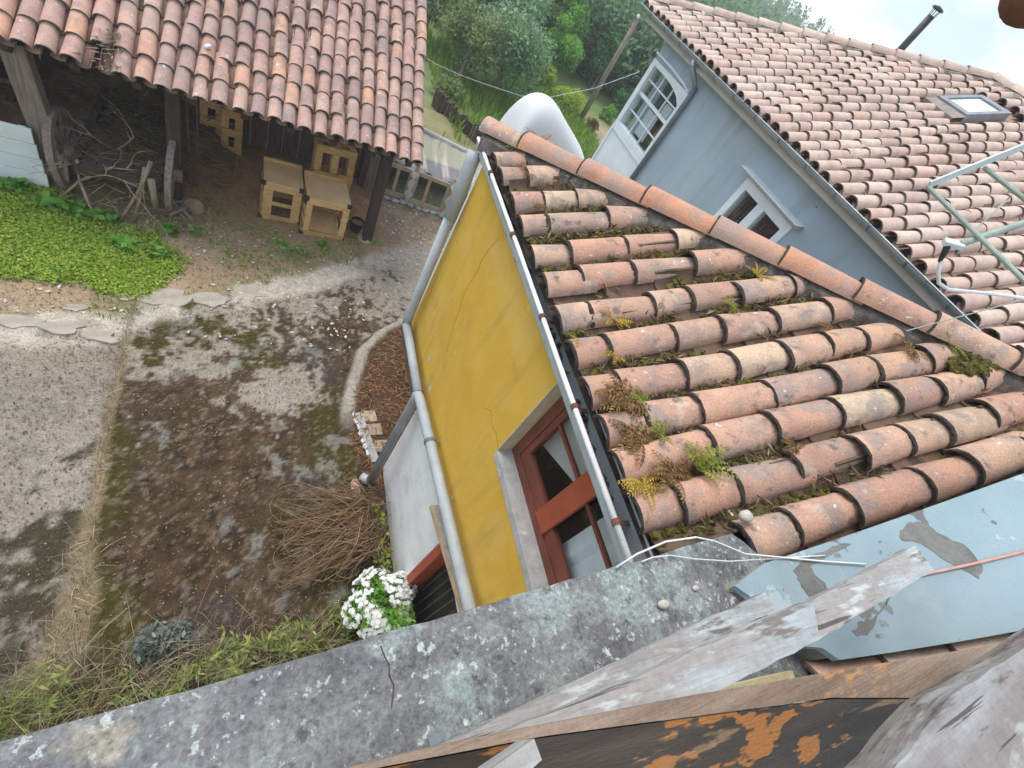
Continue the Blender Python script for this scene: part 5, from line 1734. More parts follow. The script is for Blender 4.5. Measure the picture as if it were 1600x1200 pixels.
for k_ in range(9):
    t0, t1 = k_ / 9, (k_ + 1) / 9
    w0, w1 = .05 + .03 * math.sin(k_ * 2.3), .05 + .03 * math.sin((k_ + 1) * 2.3)
    mb.poly([(2.50 - w0, 8.06 - .02 * math.sin(k_), .70 * (1 - t0)), (2.50 + w0, 8.06 - .03 * math.cos(k_), .70 * (1 - t0)), (2.50 + w1, 8.06 - .03 * math.cos(k_ + 1), .70 * (1 - t1)), (2.50 - w1, 8.06 - .02 * math.sin(k_ + 1), .70 * (1 - t1))])
for k_ in range(9):
    t0, t1 = k_ / 9, (k_ + 1) / 9
    w0, w1 = .10 + .05 * math.sin(k_ * 1.7), .10 + .05 * math.sin((k_ + 1) * 1.7)
    mb.poly([(3.30 - w0, 7.93 - .02 * math.sin(k_), .78 * (1 - t0)), (3.30 + w0, 7.93 - .03 * math.cos(k_), .78 * (1 - t0)), (3.30 + w1, 7.93 - .03 * math.cos(k_ + 1), .78 * (1 - t1)), (3.30 - w1, 7.93 - .02 * math.sin(k_ + 1), .78 * (1 - t1))])
for k_ in range(14):
    mb.blob((2.0 + k_ * .15, 8.08 - .012 * k_ + random.uniform(-.03, .03), .02), (.09, .06, .04), 6, 4, .35)
mb.tube([(2.05, 9.0, 1.0), (2.6, 8.98, 1.05), (3.3, 8.9, 1.0), (4.2, 8.7, .98)], .045, 6)
o = mb.build('plastic_scraps', 'plastic', None, (2.9, 8.1, 0), smooth=True)
tag(o, 'loose plastic strips gathered along the foot of the cold frame', 'plastic', kind='stuff')

# ================================================================== OWN HOUSE EDGE IN THE FOREGROUND
OB = (.8, -.4, 3.0)
own = thing('balcony_edge', 'grey lichened concrete ledge with pale blue party wall and weathered timber sill in the foreground', 'ledge', OB)


def prism(top, thick, dz=None):
    mb = MB()
    n = len(top)
    bot = [(p[0], p[1], p[2] - thick) for p in top]
    mb.poly(top)
    mb.poly(bot[::-1])
    for q in range(n):
        mb.poly([bot[q], bot[(q + 1) % n], top[(q + 1) % n], top[q]])
    return mb


def jag_edge(a, b, n, amp, z):
    out = []
    for q in range(n):
        t_ = q / n
        out.append((a[0] + (b[0] - a[0]) * t_, a[1] + (b[1] - a[1]) * t_ + (random.uniform(-amp, amp) if q else 0), z))
    return out


far = [(-1.6, .03), (-.283, .129), (.074, .154), (.567, .194), (1.049, .234), (1.254, .247), (1.516, .271), (1.70, .284)]
top = []
for a, b in zip(far[:-1], far[1:]):
    top += jag_edge(a, b, max(3, int(18 * (b[0] - a[0]))), .0028, 3.8)
top += [(1.718, .285, 3.8), (1.76, .25, 3.8), (1.80, .205, 3.8), (1.837, .173, 3.8), (1.75, -.2, 3.8), (1.6, -1.0, 3.8), (-1.6, -1.0, 3.8)]
top = top[::-1]
led = prism(top, .085).build('concrete_ledge', 'ledge', own, bevel=.004)
MB().poly([(-1.6, -.1, 3.71), (1.5, -.02, 3.71), (1.5, -.02, 0), (-1.6, -.1, 0)]).build('wall', 'white_wall', own)
mb = MB()
crk = [(.323, .151), (.330, .128), (.338, .109), (.336, .09), (.344, .07), (.340, .05), (.335, .031)]
for a, b in zip(crk[:-1], crk[1:]):
    mb.poly([(a[0] - .0015, a[1], 3.8015), (b[0] - .0015, b[1], 3.8015), (b[0] + .0015, b[1], 3.8015), (a[0] + .0015, a[1], 3.8015)])
mb.build('crack', 'tile_lip', led)
MB().bar((.405, -.052, 3.804), (.441, -.046, 3.804), .018, .012).build('iron_cleat', 'zinc_dark', led)
for (px, py, r, lab) in ((1.21, .10, .020, 'small pale pebble lying on the concrete ledge'), (1.385, .125, .012, 'tiny pale stone chip on the ledge nearer the blue wall')):
    mb = MB()
    mb.blob((px, py, 3.8 + r * .5), (r * 1.3, r * .75, r * .6), 8, 6, .14)
    tag(mb.build('pebble', 'pebble', None, (px, py, 3.8), smooth=True), lab, 'pebble')
# blue party wall climbing with the roof
bt = lambda x_: 3.815 + .42 * (x_ - 1.5)
edge_far = [(1.546, .103), (1.683, .146), (1.963, .159), (2.253, .175), (2.57, .194), (2.917, .216), (3.55, .26), (5.0, .36)]
edge_near = [(5.0, -.62), (2.667, -.303), (2.421, -.268), (2.178, -.24), (1.95, -.211), (1.758, -.184), (1.725, -.14), (1.677, -.123), (1.606, -.01), (1.576, .063)]
bw = prism([(p[0], p[1], bt(p[0])) for p in (edge_far + edge_near)][::-1], .025).build('blue_wall', 'blue_paint', own, bevel=.004)
prism([(p[0], p[1] + (.012 if p in edge_near else -.012), bt(p[0]) - .027) for p in (edge_far + edge_near)][::-1], .16).build('wall_core', 'bare_render', own)
for pts in ([(2.232, .13), (2.293, .153), (2.354, .138), (2.379, .081), (2.436, .029), (2.444, -.057), (2.397, -.091), (2.357, -.042), (2.314, .006), (2.281, .068), (2.219, .095)],
            [(1.763, .07), (1.769, .014), (1.8, -.026), (1.857, .002), (1.834, .063), (1.831, .097), (2.024, .131), (1.951, .142), (1.806, .119), (1.77, .101)],
            [(1.847, -.119), (1.896, -.102), (1.944, -.104), (2.046, -.062), (1.985, -.094), (1.901, -.139), (1.855, -.141)]):
    q_ = []
    for a, b in zip(pts, pts[1:] + pts[:1]):
        for k_ in range(4):
            t_ = k_ / 4
            j = .006 if k_ else 0
            X_, Y_ = a[0] + (b[0] - a[0]) * t_ + random.uniform(-j, j), a[1] + (b[1] - a[1]) * t_ + random.uniform(-j, j)
            q_.append((X_, Y_, bt(X_) + .0015))
    m_ = MB().poly(q_)
    o = m_.build('bare_patch', 'bare_render', bw)
# own roof tiles seen in the gap under the sill
ot = [tile_mesh('roof_tile', .34, .10, .085, .016, 10, ('tile_sunlit', 'lip_soft'), .02, .9, False, .012) for _ in range(2)]
uo = Vector((1, -.085, .42)).normalized()
for q, x0 in enumerate((1.74, 1.98, 2.23, 2.48, 2.75)):
    put_tile(ot[q % 2], 'roof_tile', own, OB, (x0, -.262 - .085 * (x0 - 1.74), 3.775 + .42 * (x0 - 1.74)), uo, n_, .012, .03)
for q in range(3):
    put_tile(ot[q % 2], 'roof_tile', own, OB, (1.74 + q * .28, -.47 - .02 * q, 3.76 + .1176 * q), uo, n_, .012, .03)
mb = MB()
mb.hexa([(1.20, -.40, 3.60), (1.62, -.40, 3.66), (1.62, -.12, 3.66), (1.20, -.12, 3.60), (1.20, -.40, 3.74), (1.64, -.40, 3.80), (1.66, -.18, 3.81), (1.20, -.14, 3.812)])
mb.build('cream_render', 'cream', own)
# window sill timber
sf = [(.196, -.039), (.235, -.033), (.658, -.078), (1.948, -.237)]
sa = [(.196, -.041), (.371, -.059), (.979, -.156), (1.359, -.243)]
mb = prism([(.10, -.024, 4.35), (.235, -.033, 4.35), (.658, -.078, 4.35), (1.948, -.237, 4.35), (2.6, -.32, 4.35), (2.6, -.62, 4.35), (1.50, -.275, 4.35), (.979, -.156, 4.35), (.371, -.0595, 4.35), (.10, -.027, 4.35)][::-1], .05)
mb.build('sill_cap', 'sill_wood', own, bevel=.003)
mb = MB()
rim_ = [(.12, -.030), (.371, -.060), (.979, -.157), (1.50, -.276), (2.6, -.622)]
for a, b in zip(rim_[:-1], rim_[1:]):
    mb.hexa([(a[0], a[1] - .34, 4.06), (b[0], b[1] - .34, 4.06), (b[0], b[1], 4.26), (a[0], a[1], 4.26), (a[0], a[1] - .34, 4.12), (b[0], b[1] - .34, 4.12), (b[0], b[1] - .001, 4.345), (a[0], a[1] - .001, 4.345)])
mb.build('sill_rebate', 'sill_dark', own)
def jag_poly(tp, step=.05, amp=.0022):
    out = []
    for a, b in zip(tp, tp[1:] + tp[:1]):
        L_ = math.hypot(b[0] - a[0], b[1] - a[1])
        n__ = max(1, int(L_ / step))
        for q in range(n__):
            t_ = q / n__
            j = amp if q else 0
            out.append(tuple(a[c_] + (b[c_] - a[c_]) * t_ + (random.uniform(-j, j) if c_ < 2 else 0) for c_ in range(3)))
    return out


# loose peeling timbers
for nm_, tp, th_, lab in [
        ('plank', [(.12, -.118, 4.10), (1.311, .001, 4.10), (1.303, .047, 4.10), (.12, -.068, 4.10)], .045, 'peeling white batten lying furthest out over the concrete ledge'),
        ('plank', [(.22, -.115, 4.30), (1.113, -.075, 4.30), (1.168, -.001, 4.30), (.43, -.041, 4.30), (.22, -.052, 4.30)], .05, 'wide peeling grey white board between the batten and the brown sill'),
        ('plank', [(1.117, -.0755, 4.296), (1.83, -.018, 4.30), (1.817, .056, 4.30), (1.172, -.003, 4.296)], .045, 'peeling white board end reaching over the pale blue wall'),
        ('plank', [(.12, -.13, 4.40), (.333, -.075, 4.40), (.329, -.054, 4.40), (.12, -.095, 4.40)], .045, 'short pale peeling batten end lying across the dark sill at the bottom edge'),
        ('plank', [(.62, -.32, 4.60), (1.6, -.36, 4.60), (1.6, -.148, 4.60), (1.178, -.153, 4.60), (.834, -.151, 4.60), (.635, -.172, 4.60)], .06, 'broad worn grey board with paint remnants in the bottom right corner above the sill')]:
    n__ = len(tp)
    cx = sum(p[0] for p in tp) / n__
    cy = sum(p[1] for p in tp) / n__
    o = prism(jag_poly(tp), th_).build(nm_, 'worn_board' if tp[0][2] > 4.5 else 'peeled', None, (cx, cy, tp[0][2] - th_), bevel=.004)
    tag(o, lab, 'plank')
# cables across the ledge
tag(MB().tube([(1.075, .232, 3.805), (1.15, .255, 3.84), (1.26, .272, 3.875), (1.40, .27, 3.885), (1.49, .25, 3.88), (1.62, .19, 3.88), (1.74, .15, 3.925), (1.88, .10, 3.985), (2.02, .055, 4.045)], .0034, 6).build('cable', 'cable_white', None, (1.5, .2, 3.8), smooth=True), 'thick white cable looping from the gutter end over the ledge corner', 'cable')
tag(MB().tube([(1.19, .236, 3.806), (1.24, .243, 3.812), (1.32, .24, 3.815), (1.43, .215, 3.815), (1.60, .185, 3.82), (1.74, .147, 3.922), (1.9, .118, 3.988)], .0026, 6).build('cable', 'cable_white', None, (1.5, .2, 3.8), smooth=True), 'thinner white cable lying flat across the concrete ledge', 'cable')
tag(MB().tube([(2.1, -.02, 4.072), (2.25, -.03, 4.135), (2.40, -.04, 4.198), (2.62, -.05, 4.29), (3.1, -.07, 4.49)], .006, 6).build('cable', 'cable_pink', None, (2.3, -.04, 4.2), smooth=True), 'faded pink cable running up the pale blue wall', 'cable')
mb = MB().bar((1.90, .42, 3.70), (1.955, .28, 3.70), .012, .02)
mb.build('flashing', 'gutter_white', own)
# steel frame hanging over the roofs on the right
sf_ = thing('steel_frame', 'rusting pale green steel bracket frame with junction box at the right edge', 'metal frame', (2.9, .8, 4.4))
MB().bar((2.07, 1.1, 4.95), (2.95, 1.1, 5.86), .006, .030, up=(-.7, 0, .7)).build('flat_bar', 'steel_pale', sf_)
MB().tube([(2.07, 1.1, 4.945), (2.12, .20, 4.89)], .0075, 8).build('round_bar', 'steel_green', sf_)
MB().tube([(2.23, 1.1, 5.075), (2.36, .30, 5.06)], .0075, 8).build('round_bar', 'steel_green', sf_)
MB().tube([(2.06, .85, 4.885), (2.22, .85, 5.02), (2.95, .85, 5.62)], .0115, 10).build('arm_tube', 'steel_green', sf_)
MB().tube([(2.075, .86, 4.90), (2.30, .99, 5.085)], .0025, 6).build('brace_wire', 'steel_green', sf_)
MB().bar((2.95, 1.12, 5.88), (2.95, .2, 5.0), .03, .03).bar((2.95, .85, 5.65), (2.95, .2, 4.45), .03, .03).build('stay', 'steel_green', sf_)
jb = MB().bar((2.02, .875, 4.865), (2.065, .84, 4.885), .030, .018, up=(-.4, 0, .9)).build('junction_box', 'steel_pale', sf_, bevel=.003)
MB().tube([(2.03, .86, 4.865), (2.045, .85, 4.84), (2.055, .84, 4.815)], [.011, .010, .006], 8).build('cable_gland', 'cable_dark', jb)
MB().tube([(2.055, .84, 4.82), (2.075, .82, 4.79), (2.11, .80, 4.765), (2.16, .78, 4.765), (2.30, .74, 4.82), (2.6, .66, 4.92), (2.95, .55, 5.05)], .0062, 8).build('lead_cable', 'cable_white', sf_, smooth=True)
tag(MB().tube([(2.52, .86, 4.52), (2.72, .83, 4.72), (3.3, .75, 5.3)], .0028, 6).build('stay_wire', 'steel_green', None, (2.52, .86, 4.5)), 'thin wire rising from the hip ridge toward the right edge', 'wire')
# eave tile overhead
o = MB().blob((1.318, .872, 5.272), (.05, .05, .035), 12, 8, .03).build('eave_tile', 'rust', None, (1.32, .87, 5.27), smooth=True)
tag(o, 'rounded dark red eave tile end in the top right corner', 'tile')

# ================================================================== PLANTS NEAR THE HOUSES
def sphere_pts(c, r, n, shell=.6, zmin=-1):
    d = rand_dirs(n)
    d = d[d[:, 2] > zmin]
    rad = (shell + (1 - shell) * RNG.random(len(d))) ** 1.0
    return np.array(c) + d * rad[:, None] * np.array(r)


def bush_part(name, mats_, parent, clumps, n, size, aspect=.5, base=(0, 0, 0)):
    P = np.concatenate([sphere_pts(c, r, max(6, int(n * (r[0] * r[1]) / sum(q[1][0] * q[1][1] for q in clumps))), .45) for c, r in clumps])
    V, F = leaf_quads(P, size, aspect, .5)
    o = np_mesh(name, V, F, mats_, parent, base)
    if parent is not None:
        o.location = (0, 0, 0)
    return o


t = thing('flower_bush', 'rounded bush crowded with small white flowers by the house corner', 'flowering bush', (1.32, .92, 0))
cl = [((1.32, .93, .40), (.22, .21, .22)), ((1.13, .90, .33), (.17, .16, .17)), ((1.46, 1.02, .38), (.15, .15, .18)), ((1.22, 1.10, .34), (.16, .15, .17)), ((1.36, .76, .40), (.16, .15, .18)), ((1.20, .78, .36), (.14, .13, .15))]
bush_part('foliage', 'leaf_green', t, cl, 2600, .055, .4, (1.32, .92, 0))
MB().tube([(1.32, .92, 0), (1.31, .92, .4)], .02, 5).build('stem', 'trunk', t)
P = np.concatenate([sphere_pts(c_, (r_[0] * 1.08, r_[1] * 1.08, r_[2] * 1.08), 330, .78, -.1) for c_, r_ in cl])
V, F = [], []
for p in P:
    nrm = Vector(p) - Vector((1.31, .93, .36)) + Vector((random.gauss(0, .1), random.gauss(0, .1), .15))
    if fbm(np.array([p[0] * 9]), np.array([p[1] * 9 + p[2] * 7]), 77, 3)[0] < .42: continue
    nrm.normalize()
    a = nrm.orthogonal().normalized()
    b = nrm.cross(a)
    for q in range(5):
        an = 2 * math.pi * q / 5 + p[0] * 50
        d_ = a * math.cos(an) + b * math.sin(an)
        e_ = nrm.cross(d_)
        c0 = Vector(p)
        k_ = len(V)
        V += [tuple(c0), tuple(c0 + d_ * .014 + e_ * .010 + nrm * .004), tuple(c0 + d_ * .025 + nrm * .002), tuple(c0 + d_ * .014 - e_ * .010 + nrm * .004)]
        F.append((k_, k_ + 1, k_ + 2, k_ + 3))
o = np_mesh('flowers', np.array(V), np.array(F), 'petal', t, (1.32, .92, 0))
tag(o, kind='stuff')
t = thing('green_shrub', 'dark leafy shrub between the white flowers and the house wall', 'shrub', (1.40, .66, 0))
bush_part('foliage', 'leaf_green', t, [((1.40, .70, .40), (.15, .22, .30)), ((1.36, .52, .45), (.16, .18, .28))], 1500, .07, .35, (1.40, .66, 0))
MB().tube([(1.40, .66, 0), (1.40, .68, .4)], .02, 5).build('stem', 'trunk', t)


def weed(name, loc, h, n, mleaf, lab, cat='weed', group=None, leaf=.11, spread=.5):
    t = thing(name, lab, cat, loc, group)
    st_, V, F = MB(), [], []
    for k_ in range(n):
        az = random.uniform(0, 6.28)
        p = Vector(loc) + Vector((random.gauss(0, .05), random.gauss(0, .04), 0))
        d = Vector((math.cos(az) * spread, math.sin(az) * spread, 1)).normalized()
        L_ = .78 * h * random.uniform(.6, 1.1)
        pts = [p]
        for q in range(4):
            d = (d + Vector((random.gauss(0, .1), random.gauss(0, .1), -.03))).normalized()
            pts.append(pts[-1] + d * L_ / 4)
        st_.tube(pts, [.005, .0045, .004, .003, .002], 4)
        for q in range(14):
            s_ = .25 + .75 * q / 13
            i_ = min(3, int(s_ * 4))
            c0 = pts[i_].lerp(pts[i_ + 1], s_ * 4 - i_)
            a = random.uniform(0, 6.28)
            dl = Vector((math.cos(a), math.sin(a), random.uniform(.1, .7))).normalized()
            sd_ = dl.cross(Vector((0, 0, 1))).normalized()
            l_ = leaf * random.uniform(.6, 1.15) * (1.1 - .4 * s_)
            m_ = c0 + dl * l_ * .5 + Vector((0, 0, .01))
            k0 = len(V)
            V += [tuple(c0), tuple(m_ + sd_ * l_ * .11), tuple(c0 + dl * l_ - Vector((0, 0, l_ * .15))), tuple(m_ - sd_ * l_ * .11)]
            F.append((k0, k0 + 1, k0 + 2, k0 + 3))
    st_.build('stem', 'leaf_weed', t)
    o = np_mesh('leaves', np.array(V), np.array(F), mleaf, t, loc)
    o.location = (0, 0, 0)
    return t


WG = 'tall weeds growing along the foot of the ledge'
for (px, py, h, n, lf, lab) in [(-1.02, .74, .42, 6, .12, 'yellowish tall weed at the far left end of the ledge'), (-.55, .70, .28, 3, .09, 'lanceolate weed just right of the dry grass joint'),
                                (-.22, .68, .42, 5, .11, 'tall leafy weed right of the blue grey bush'), (.02, .70, .46, 6, .11, 'dense tall weed in the middle of the ledge foot'),
                                (.30, .78, .55, 9, .12, 'tallest feathery weed in the middle of the ledge foot'), (.55, .80, .46, 8, .11, 'slender weed beside the tall feathery one'),
                                (.98, .92, .40, 7, .10, 'bushy pale weed left of the white flowers'), (1.08, .66, .32, 4, .09, 'low weed in front of the white flowers')]:
    weed('weed_plant', (px, py, 0), h, n, 'leaf_weed', lab, 'weed', WG, lf)
P = np.array([(random.uniform(-1.5, 1.3), .66 + random.gauss(0, .10), 0) for _ in range(420)])
P = np.concatenate([P, np.array([(random.gauss(-1.25, .12), .62 + random.gauss(0, .08), 0) for _ in range(260)])])
V, F = blades(P, .34, .007, .8, .5)
tag(stuff('long_grass', V, F, 'leaf_weed', 'long green grass growing along the foot of the ledge'), cat='grass')
P = np.array([(random.uniform(-1.5, .9), .72 + random.gauss(0, .16), 0) for _ in range(1100)])
V, F = blades(P, .22, .005, 1.3, .6)
tag(stuff('straw_grass', V, F, 'grass_dry', 'straw coloured grass mixed in along the foot of the ledge'), cat='grass')
t = thing('grey_bush', 'small blue grey leafy bush against the foot of the ledge', 'bush', (-.38, .98, 0))
bush_part('foliage', 'leaf_blue', t, [((-.40, .98, .10), (.16, .14, .13)), ((-.28, 1.0, .08), (.12, .12, .10))], 620, .06, .5, (-.38, .98, 0))
MB().tube([(-.38, .98, 0), (-.38, .98, .1)], .012, 5).build('stem', 'trunk', t)
# broad leaved plants by the cart
for (px, py, r, n, lf, m_, lab) in [(-1.98, 5.95, .22, 46, .13, 'leaf_bright', 'lush broad leaved plant in front of the left cart wheel'),
                                    (-1.62, 5.92, .20, 40, .10, 'leaf_bright', 'leafy plant at the foot of the forked branch'),
                                    (-2.45, 6.12, .20, 36, .11, 'leaf_bright', 'leafy plant under the white board panel'),
                                    (-1.30, 5.48, .18, 34, .12, 'leaf_bright', 'pale broad leaved plant at the right end of the clover'),
                                    (-.90, 5.92, .12, 26, .09, 'leaf_bright', 'bright upright plant in front of the right cart wheel'),
                                    (-.92, 5.46, .16, 30, .10, 'leaf_green', 'dark rosette plant alone on the dirt right of the clover'),
                                    (-.62, 5.98, .09, 18, .07, 'leaf_bright', 'small seedling plant beside the field stone'),
                                    (.40, 6.05, .16, 26, .07, 'leaf_green', 'low green weed in front of the left crate'),
                                    (.66, 6.0, .16, 26, .07, 'leaf_green', 'low green weed between the two crates'),
                                    (.98, 6.22, .13, 26, .07, 'leaf_bright', 'low green weed in front of the right crate'),
                                    (1.42, 6.95, .16, 34, .08, 'leaf_bright', 'grassy plant behind the black pot'),
                                    (1.78, 6.60, .10, 20, .06, 'leaf_bright', 'small weed at the foot of the barn post')]:
    P = np.stack([px + np.clip(RNG.normal(0, r * .42, n), -r * .8, r * .8), py + np.clip(RNG.normal(0, r * .34, n), -r * .7, r * .7), RNG.uniform(.03, .13, n)], 1)
    V, F = leaf_quads(P, lf, .62, 1.4)
    o = np_mesh('leafy_plant', V, F, m_, None, (px, py, 0))
    tag(o, lab, 'plant', 'leafy plants around the barn front')
# brush heap against the white wall
t = thing('brush_heap', 'fan shaped heap of dry brown prunings by the white wall', 'brush heap', (.95, 1.75, 0))
mb = MB()
for q in range(260):
    a = Vector((1.40 + random.gauss(0, .06), random.uniform(1.45, 2.15), random.uniform(.0, .16)))
    e = Vector((random.uniform(.36, 1.1), random.uniform(1.22, 2.25), random.uniform(.02, .25)))
    m1 = a.lerp(e, .35) + Vector((random.gauss(0, .03), random.gauss(0, .07), random.uniform(.08, .24)))
    m2 = a.lerp(e, .7) + Vector((random.gauss(0, .03), random.gauss(0, .07), random.uniform(.06, .2)))
    r = random.uniform(.0025, .006)
    mb.tube([a, m1, m2, e], [r, r * .9, r * .7, r * .4], 4)
for q in range(60):
    c0 = Vector((random.uniform(.5, 1.3), random.uniform(1.3, 2.1), random.uniform(.05, .25)))
    r = random.uniform(.1, .25)
    a0 = random.random() * 6
    mb.tube([c0 + Vector((r * math.cos(a0 + k_ * .5), r * .8 * math.sin(a0 + k_ * .5), .02 * math.sin(k_))) for k_ in range(6)], .003, 4)
tag(mb.build('stems', 'prunings', t), kind='stuff')
P = scatter(500, .4, 1.45, 1.25, 2.2, .05)
P[:, 2] = RNG.uniform(.02, .2, len(P))
V, F = leaf_quads(P, .03, .5, .5)
o = np_mesh('dead_leaves', V, F, 'debris', t, (.95, 1.75, 0))
tag(o, kind='stuff')
MB().blob((1.20, 2.22, .04), (.05, .12, .02), 7, 4, .3).build('clay_shard', 'tile_ridge', t)
t = thing('wall_vine', 'sparse yellowish vine sprawling along the foot of the white wall', 'vine', (1.45, 1.5, 0))
mb = MB()
V, F = [], []
for q in range(22):
    p = Vector((1.47 + random.gauss(0, .03), random.uniform(1.1, 2.0), .02))
    pts = [p]
    d = Vector((random.uniform(-.8, .1), random.gauss(0, .6), random.uniform(.2, .9))).normalized()
    for k_ in range(5):
        d = (d + Vector((random.gauss(0, .25), random.gauss(0, .3), -.2))).normalized()
        pts.append(pts[-1] + d * .08)
        pts[-1].z = max(.02, pts[-1].z)
    mb.tube(pts, .004, 4)
mb.build('stems', 'grass_dry', t)
P = np.stack([1.40 + RNG.normal(0, .06, 150), RNG.uniform(1.1, 2.0, 150), RNG.uniform(.03, .22, 150)], 1)
V, F = leaf_quads(P, .05, .6, .8)
np_mesh('leaves', V, F, 'leaf_yellow', t, (1.45, 1.5, 0))


def fern(loc, n, L, m_, lab, upr=.5):
    V, F = [], []
    for k_ in range(n):
        az = random.uniform(0, 6.28)
        d = Vector((math.cos(az), math.sin(az), random.uniform(upr * .5, upr * 1.8))).normalized()
        p = Vector(loc)
        l_ = L * random.uniform(.6, 1.15)
        npn = 9
        for q in range(npn):
            d = (d + Vector((0, 0, -.11)) + Vector((random.gauss(0, .05), random.gauss(0, .05), 0))).normalized()
            p2 = p + d * l_ / npn
            sd_ = d.cross(Vector((0, 0, 1))).normalized()
            w_ = l_ * .20 * math.sin(math.pi * (q + 1.2) / (npn + 1.4))
            for sg_ in (-1, 1):
                k0 = len(V)
                tip = p + d * w_ * .5 + sd_ * sg_ * w_ + Vector((0, 0, -w_ * .3))
                V += [tuple(p), tuple(p + d * l_ / npn * .8 + sd_ * sg_ * w_ * .55), tuple(tip), tuple(p - d * .001 + sd_ * sg_ * w_ * .45)]
                F.append((k0, k0 + 1, k0 + 2, k0 + 3))
            p = p2
    o = np_mesh('fern', np.array(V), np.array(F), m_, None, loc)
    return tag(o, lab, 'fern', 'ferns growing between the roof tiles')


for (loc, n, L, m_, lab, up) in [
        ((1.74, 3.33, 3.67), 24, .15, 'fern_green', 'yellow green fern tuft on the last tile row by the far gutter end', .6),
        ((1.86, 3.38, 3.73), 16, .14, 'fern_brown', 'rusty fern tuft under the first orange hip tile', .7),
        ((1.78, 1.55, 3.69), 14, .12, 'fern_gold', 'small golden fern in the sixth tile row from the ledge', .8),
        ((1.53, 1.40, 3.62), 6, .06, 'fern_gold', 'tiny golden fern on the gutter edge', .5),
        ((1.69, 1.31, 3.67), 12, .11, 'fern_gold', 'golden fern curled over a tile edge above the gutter', .4),
        ((1.62, 1.00, 3.66), 36, .16, 'fern_brown', 'rust brown fern cluster in the third channel from the ledge', .5),
        ((1.72, 1.01, 3.68), 12, .09, 'fern_green', 'green cushion fern beside the pale tile', .5),
        ((1.62, .80, 3.65), 40, .16, 'fern_brown', 'dark brown fern mat in the second channel from the ledge', .4),
        ((1.74, .80, 3.68), 14, .10, 'fern_green', 'green fern growing out of the brown fern mat', .7),
        ((1.55, .58, 3.63), 20, .13, 'fern_gold', 'golden brown fern hanging over the gutter near the ledge', .5),
        ((1.82, .60, 3.72), 18, .16, 'fern_green', 'tall feathery green fern in the channel nearest the ledge', 1.3),
        ((1.68, .60, 3.68), 22, .14, 'fern_brown', 'wilted fern at the foot of the tall feathery fern', .5),
        ((2.74, 1.72, 4.10), 14, .11, 'fern_gold', 'dry golden fern high on the roof near the hip', .8),
        ((3.46, 1.00, 4.44), 22, .12, 'fern_green', 'yellow fern on the mossy heap by the hip', .7),
        ((1.71, 2.40, 3.68), 8, .07, 'fern_brown', 'small brown fern midway along the gutter', .5),
        ((1.66, 2.95, 3.67), 14, .09, 'fern_brown', 'brown fern in the second tile row from the far end', .5),
        ((1.66, 2.55, 3.66), 16, .10, 'fern_brown', 'brown fern and moss between the third and fourth tile rows from the far end', .5),
        ((2.30, .60, 3.93), 16, .10, 'fern_brown', 'withered fern halfway up the channel nearest the ledge', .4),
        ((2.9, 1.24, 4.18), 18, .10, 'fern_brown', 'withered fern strip high in the fourth channel from the ledge', .4),
        ((3.25, 1.02, 4.34), 20, .12, 'fern_brown', 'dead leafy fern mat left of the mossy heap by the hip', .4),
        ((2.42, 1.5, 4.0), 14, .09, 'fern_green', 'small green fern in the middle of the roof', .5)]:
    fern(loc, n, L, m_, lab, up)
o = MB().blob((1.86, .345, 3.80), (.036, .028, .024), 10, 7, .08).build('pebble', 'pebble', None, (1.86, .345, 3.78), smooth=True)
tag(o, 'rounded grey stone wedged between ledge and lowest tile', 'pebble')

# ================================================================== BACKGROUND TREES, POLE, WIRES
def tree(name, x_, y_, w, h, m_, lab, n=2600, leaf=.13, group='shrubs and trees behind the houses', trunk_h=.25, squash=.9, zb=None):
    z0 = float(terrain_z(np.array(x_), np.array(y_))) if zb is None else zb
    t = thing(name, lab, 'tree' if 'tree' in name else 'shrub', (x_, y_, z0), group)
    mb = MB().tube([(x_, y_, z0 - .1), (x_ + .03, y_, z0 + h * .35), (x_ - .02, y_ + .02, z0 + h * .75)], [.05 * w / 2 + .02, .035 * w / 2 + .015, .012], 6)
    for q in range(5):
        a = random.uniform(0, 6.28)
        zz = z0 + h * random.uniform(.2, .5)
        mb.tube([(x_, y_, zz), (x_ + w * .3 * math.cos(a), y_ + w * .3 * math.sin(a), zz + h * .25)], [.02, .008], 5)
    mb.build('trunk', 'trunk', t)
    cl = []
    for q in range(16):
        a = random.uniform(0, 6.28)
        rr_ = math.sqrt(random.random()) * w * .40
        zz = z0 + h * (trunk_h + (1 - trunk_h) * random.uniform(.08, .86))
        tap = 1 - .55 * max(0, (zz - z0) / h - .45) / .55
        s_ = w * random.uniform(.13, .24)
        cl.append(((x_ + rr_ * tap * math.cos(a), y_ + rr_ * tap * math.sin(a), zz), (s_, s_, s_ * squash)))
    bush_part('crown', m_, t, cl, n, leaf, .5, (x_, y_, z0))
    return t


tree('olive_shrub', 6.35, 15.7, 3.3, 2.35, 'leaf_olive', 'large grey green bush filling the left of the grass behind the barn', 6500, .12)
tree('olive_shrub', 5.0, 15.2, 2.2, 2.2, 'leaf_scrub', 'brownish green scrub bush right behind the barn roof edge', 3600, .11)
tree('green_tree', 9.9, 19.8, 2.1, 2.25, 'leaf_green', 'rounded bright green tree in the centre of the row', 5200, .12)
tree('dark_tree', 12.9, 21.4, 2.0, 2.2, 'leaf_dark', 'dark green tree left of the wooden pole', 4200, .13)
tree('dark_tree', 17.2, 23.4, 2.9, 3.0, 'leaf_dark', 'dark green tree between the pole and the grey house', 5200, .14)
tree('green_shrub', 15.4, 21.6, 1.5, 1.5, 'leaf_green', 'light green bush in front of the dark tree by the grey house', 2800, .12)
tree('round_shrub', 12.3, 18.3, .72, .62, 'leaf_green', 'small round clipped bush at the foot of the pole', 1500, .08, trunk_h=.05)
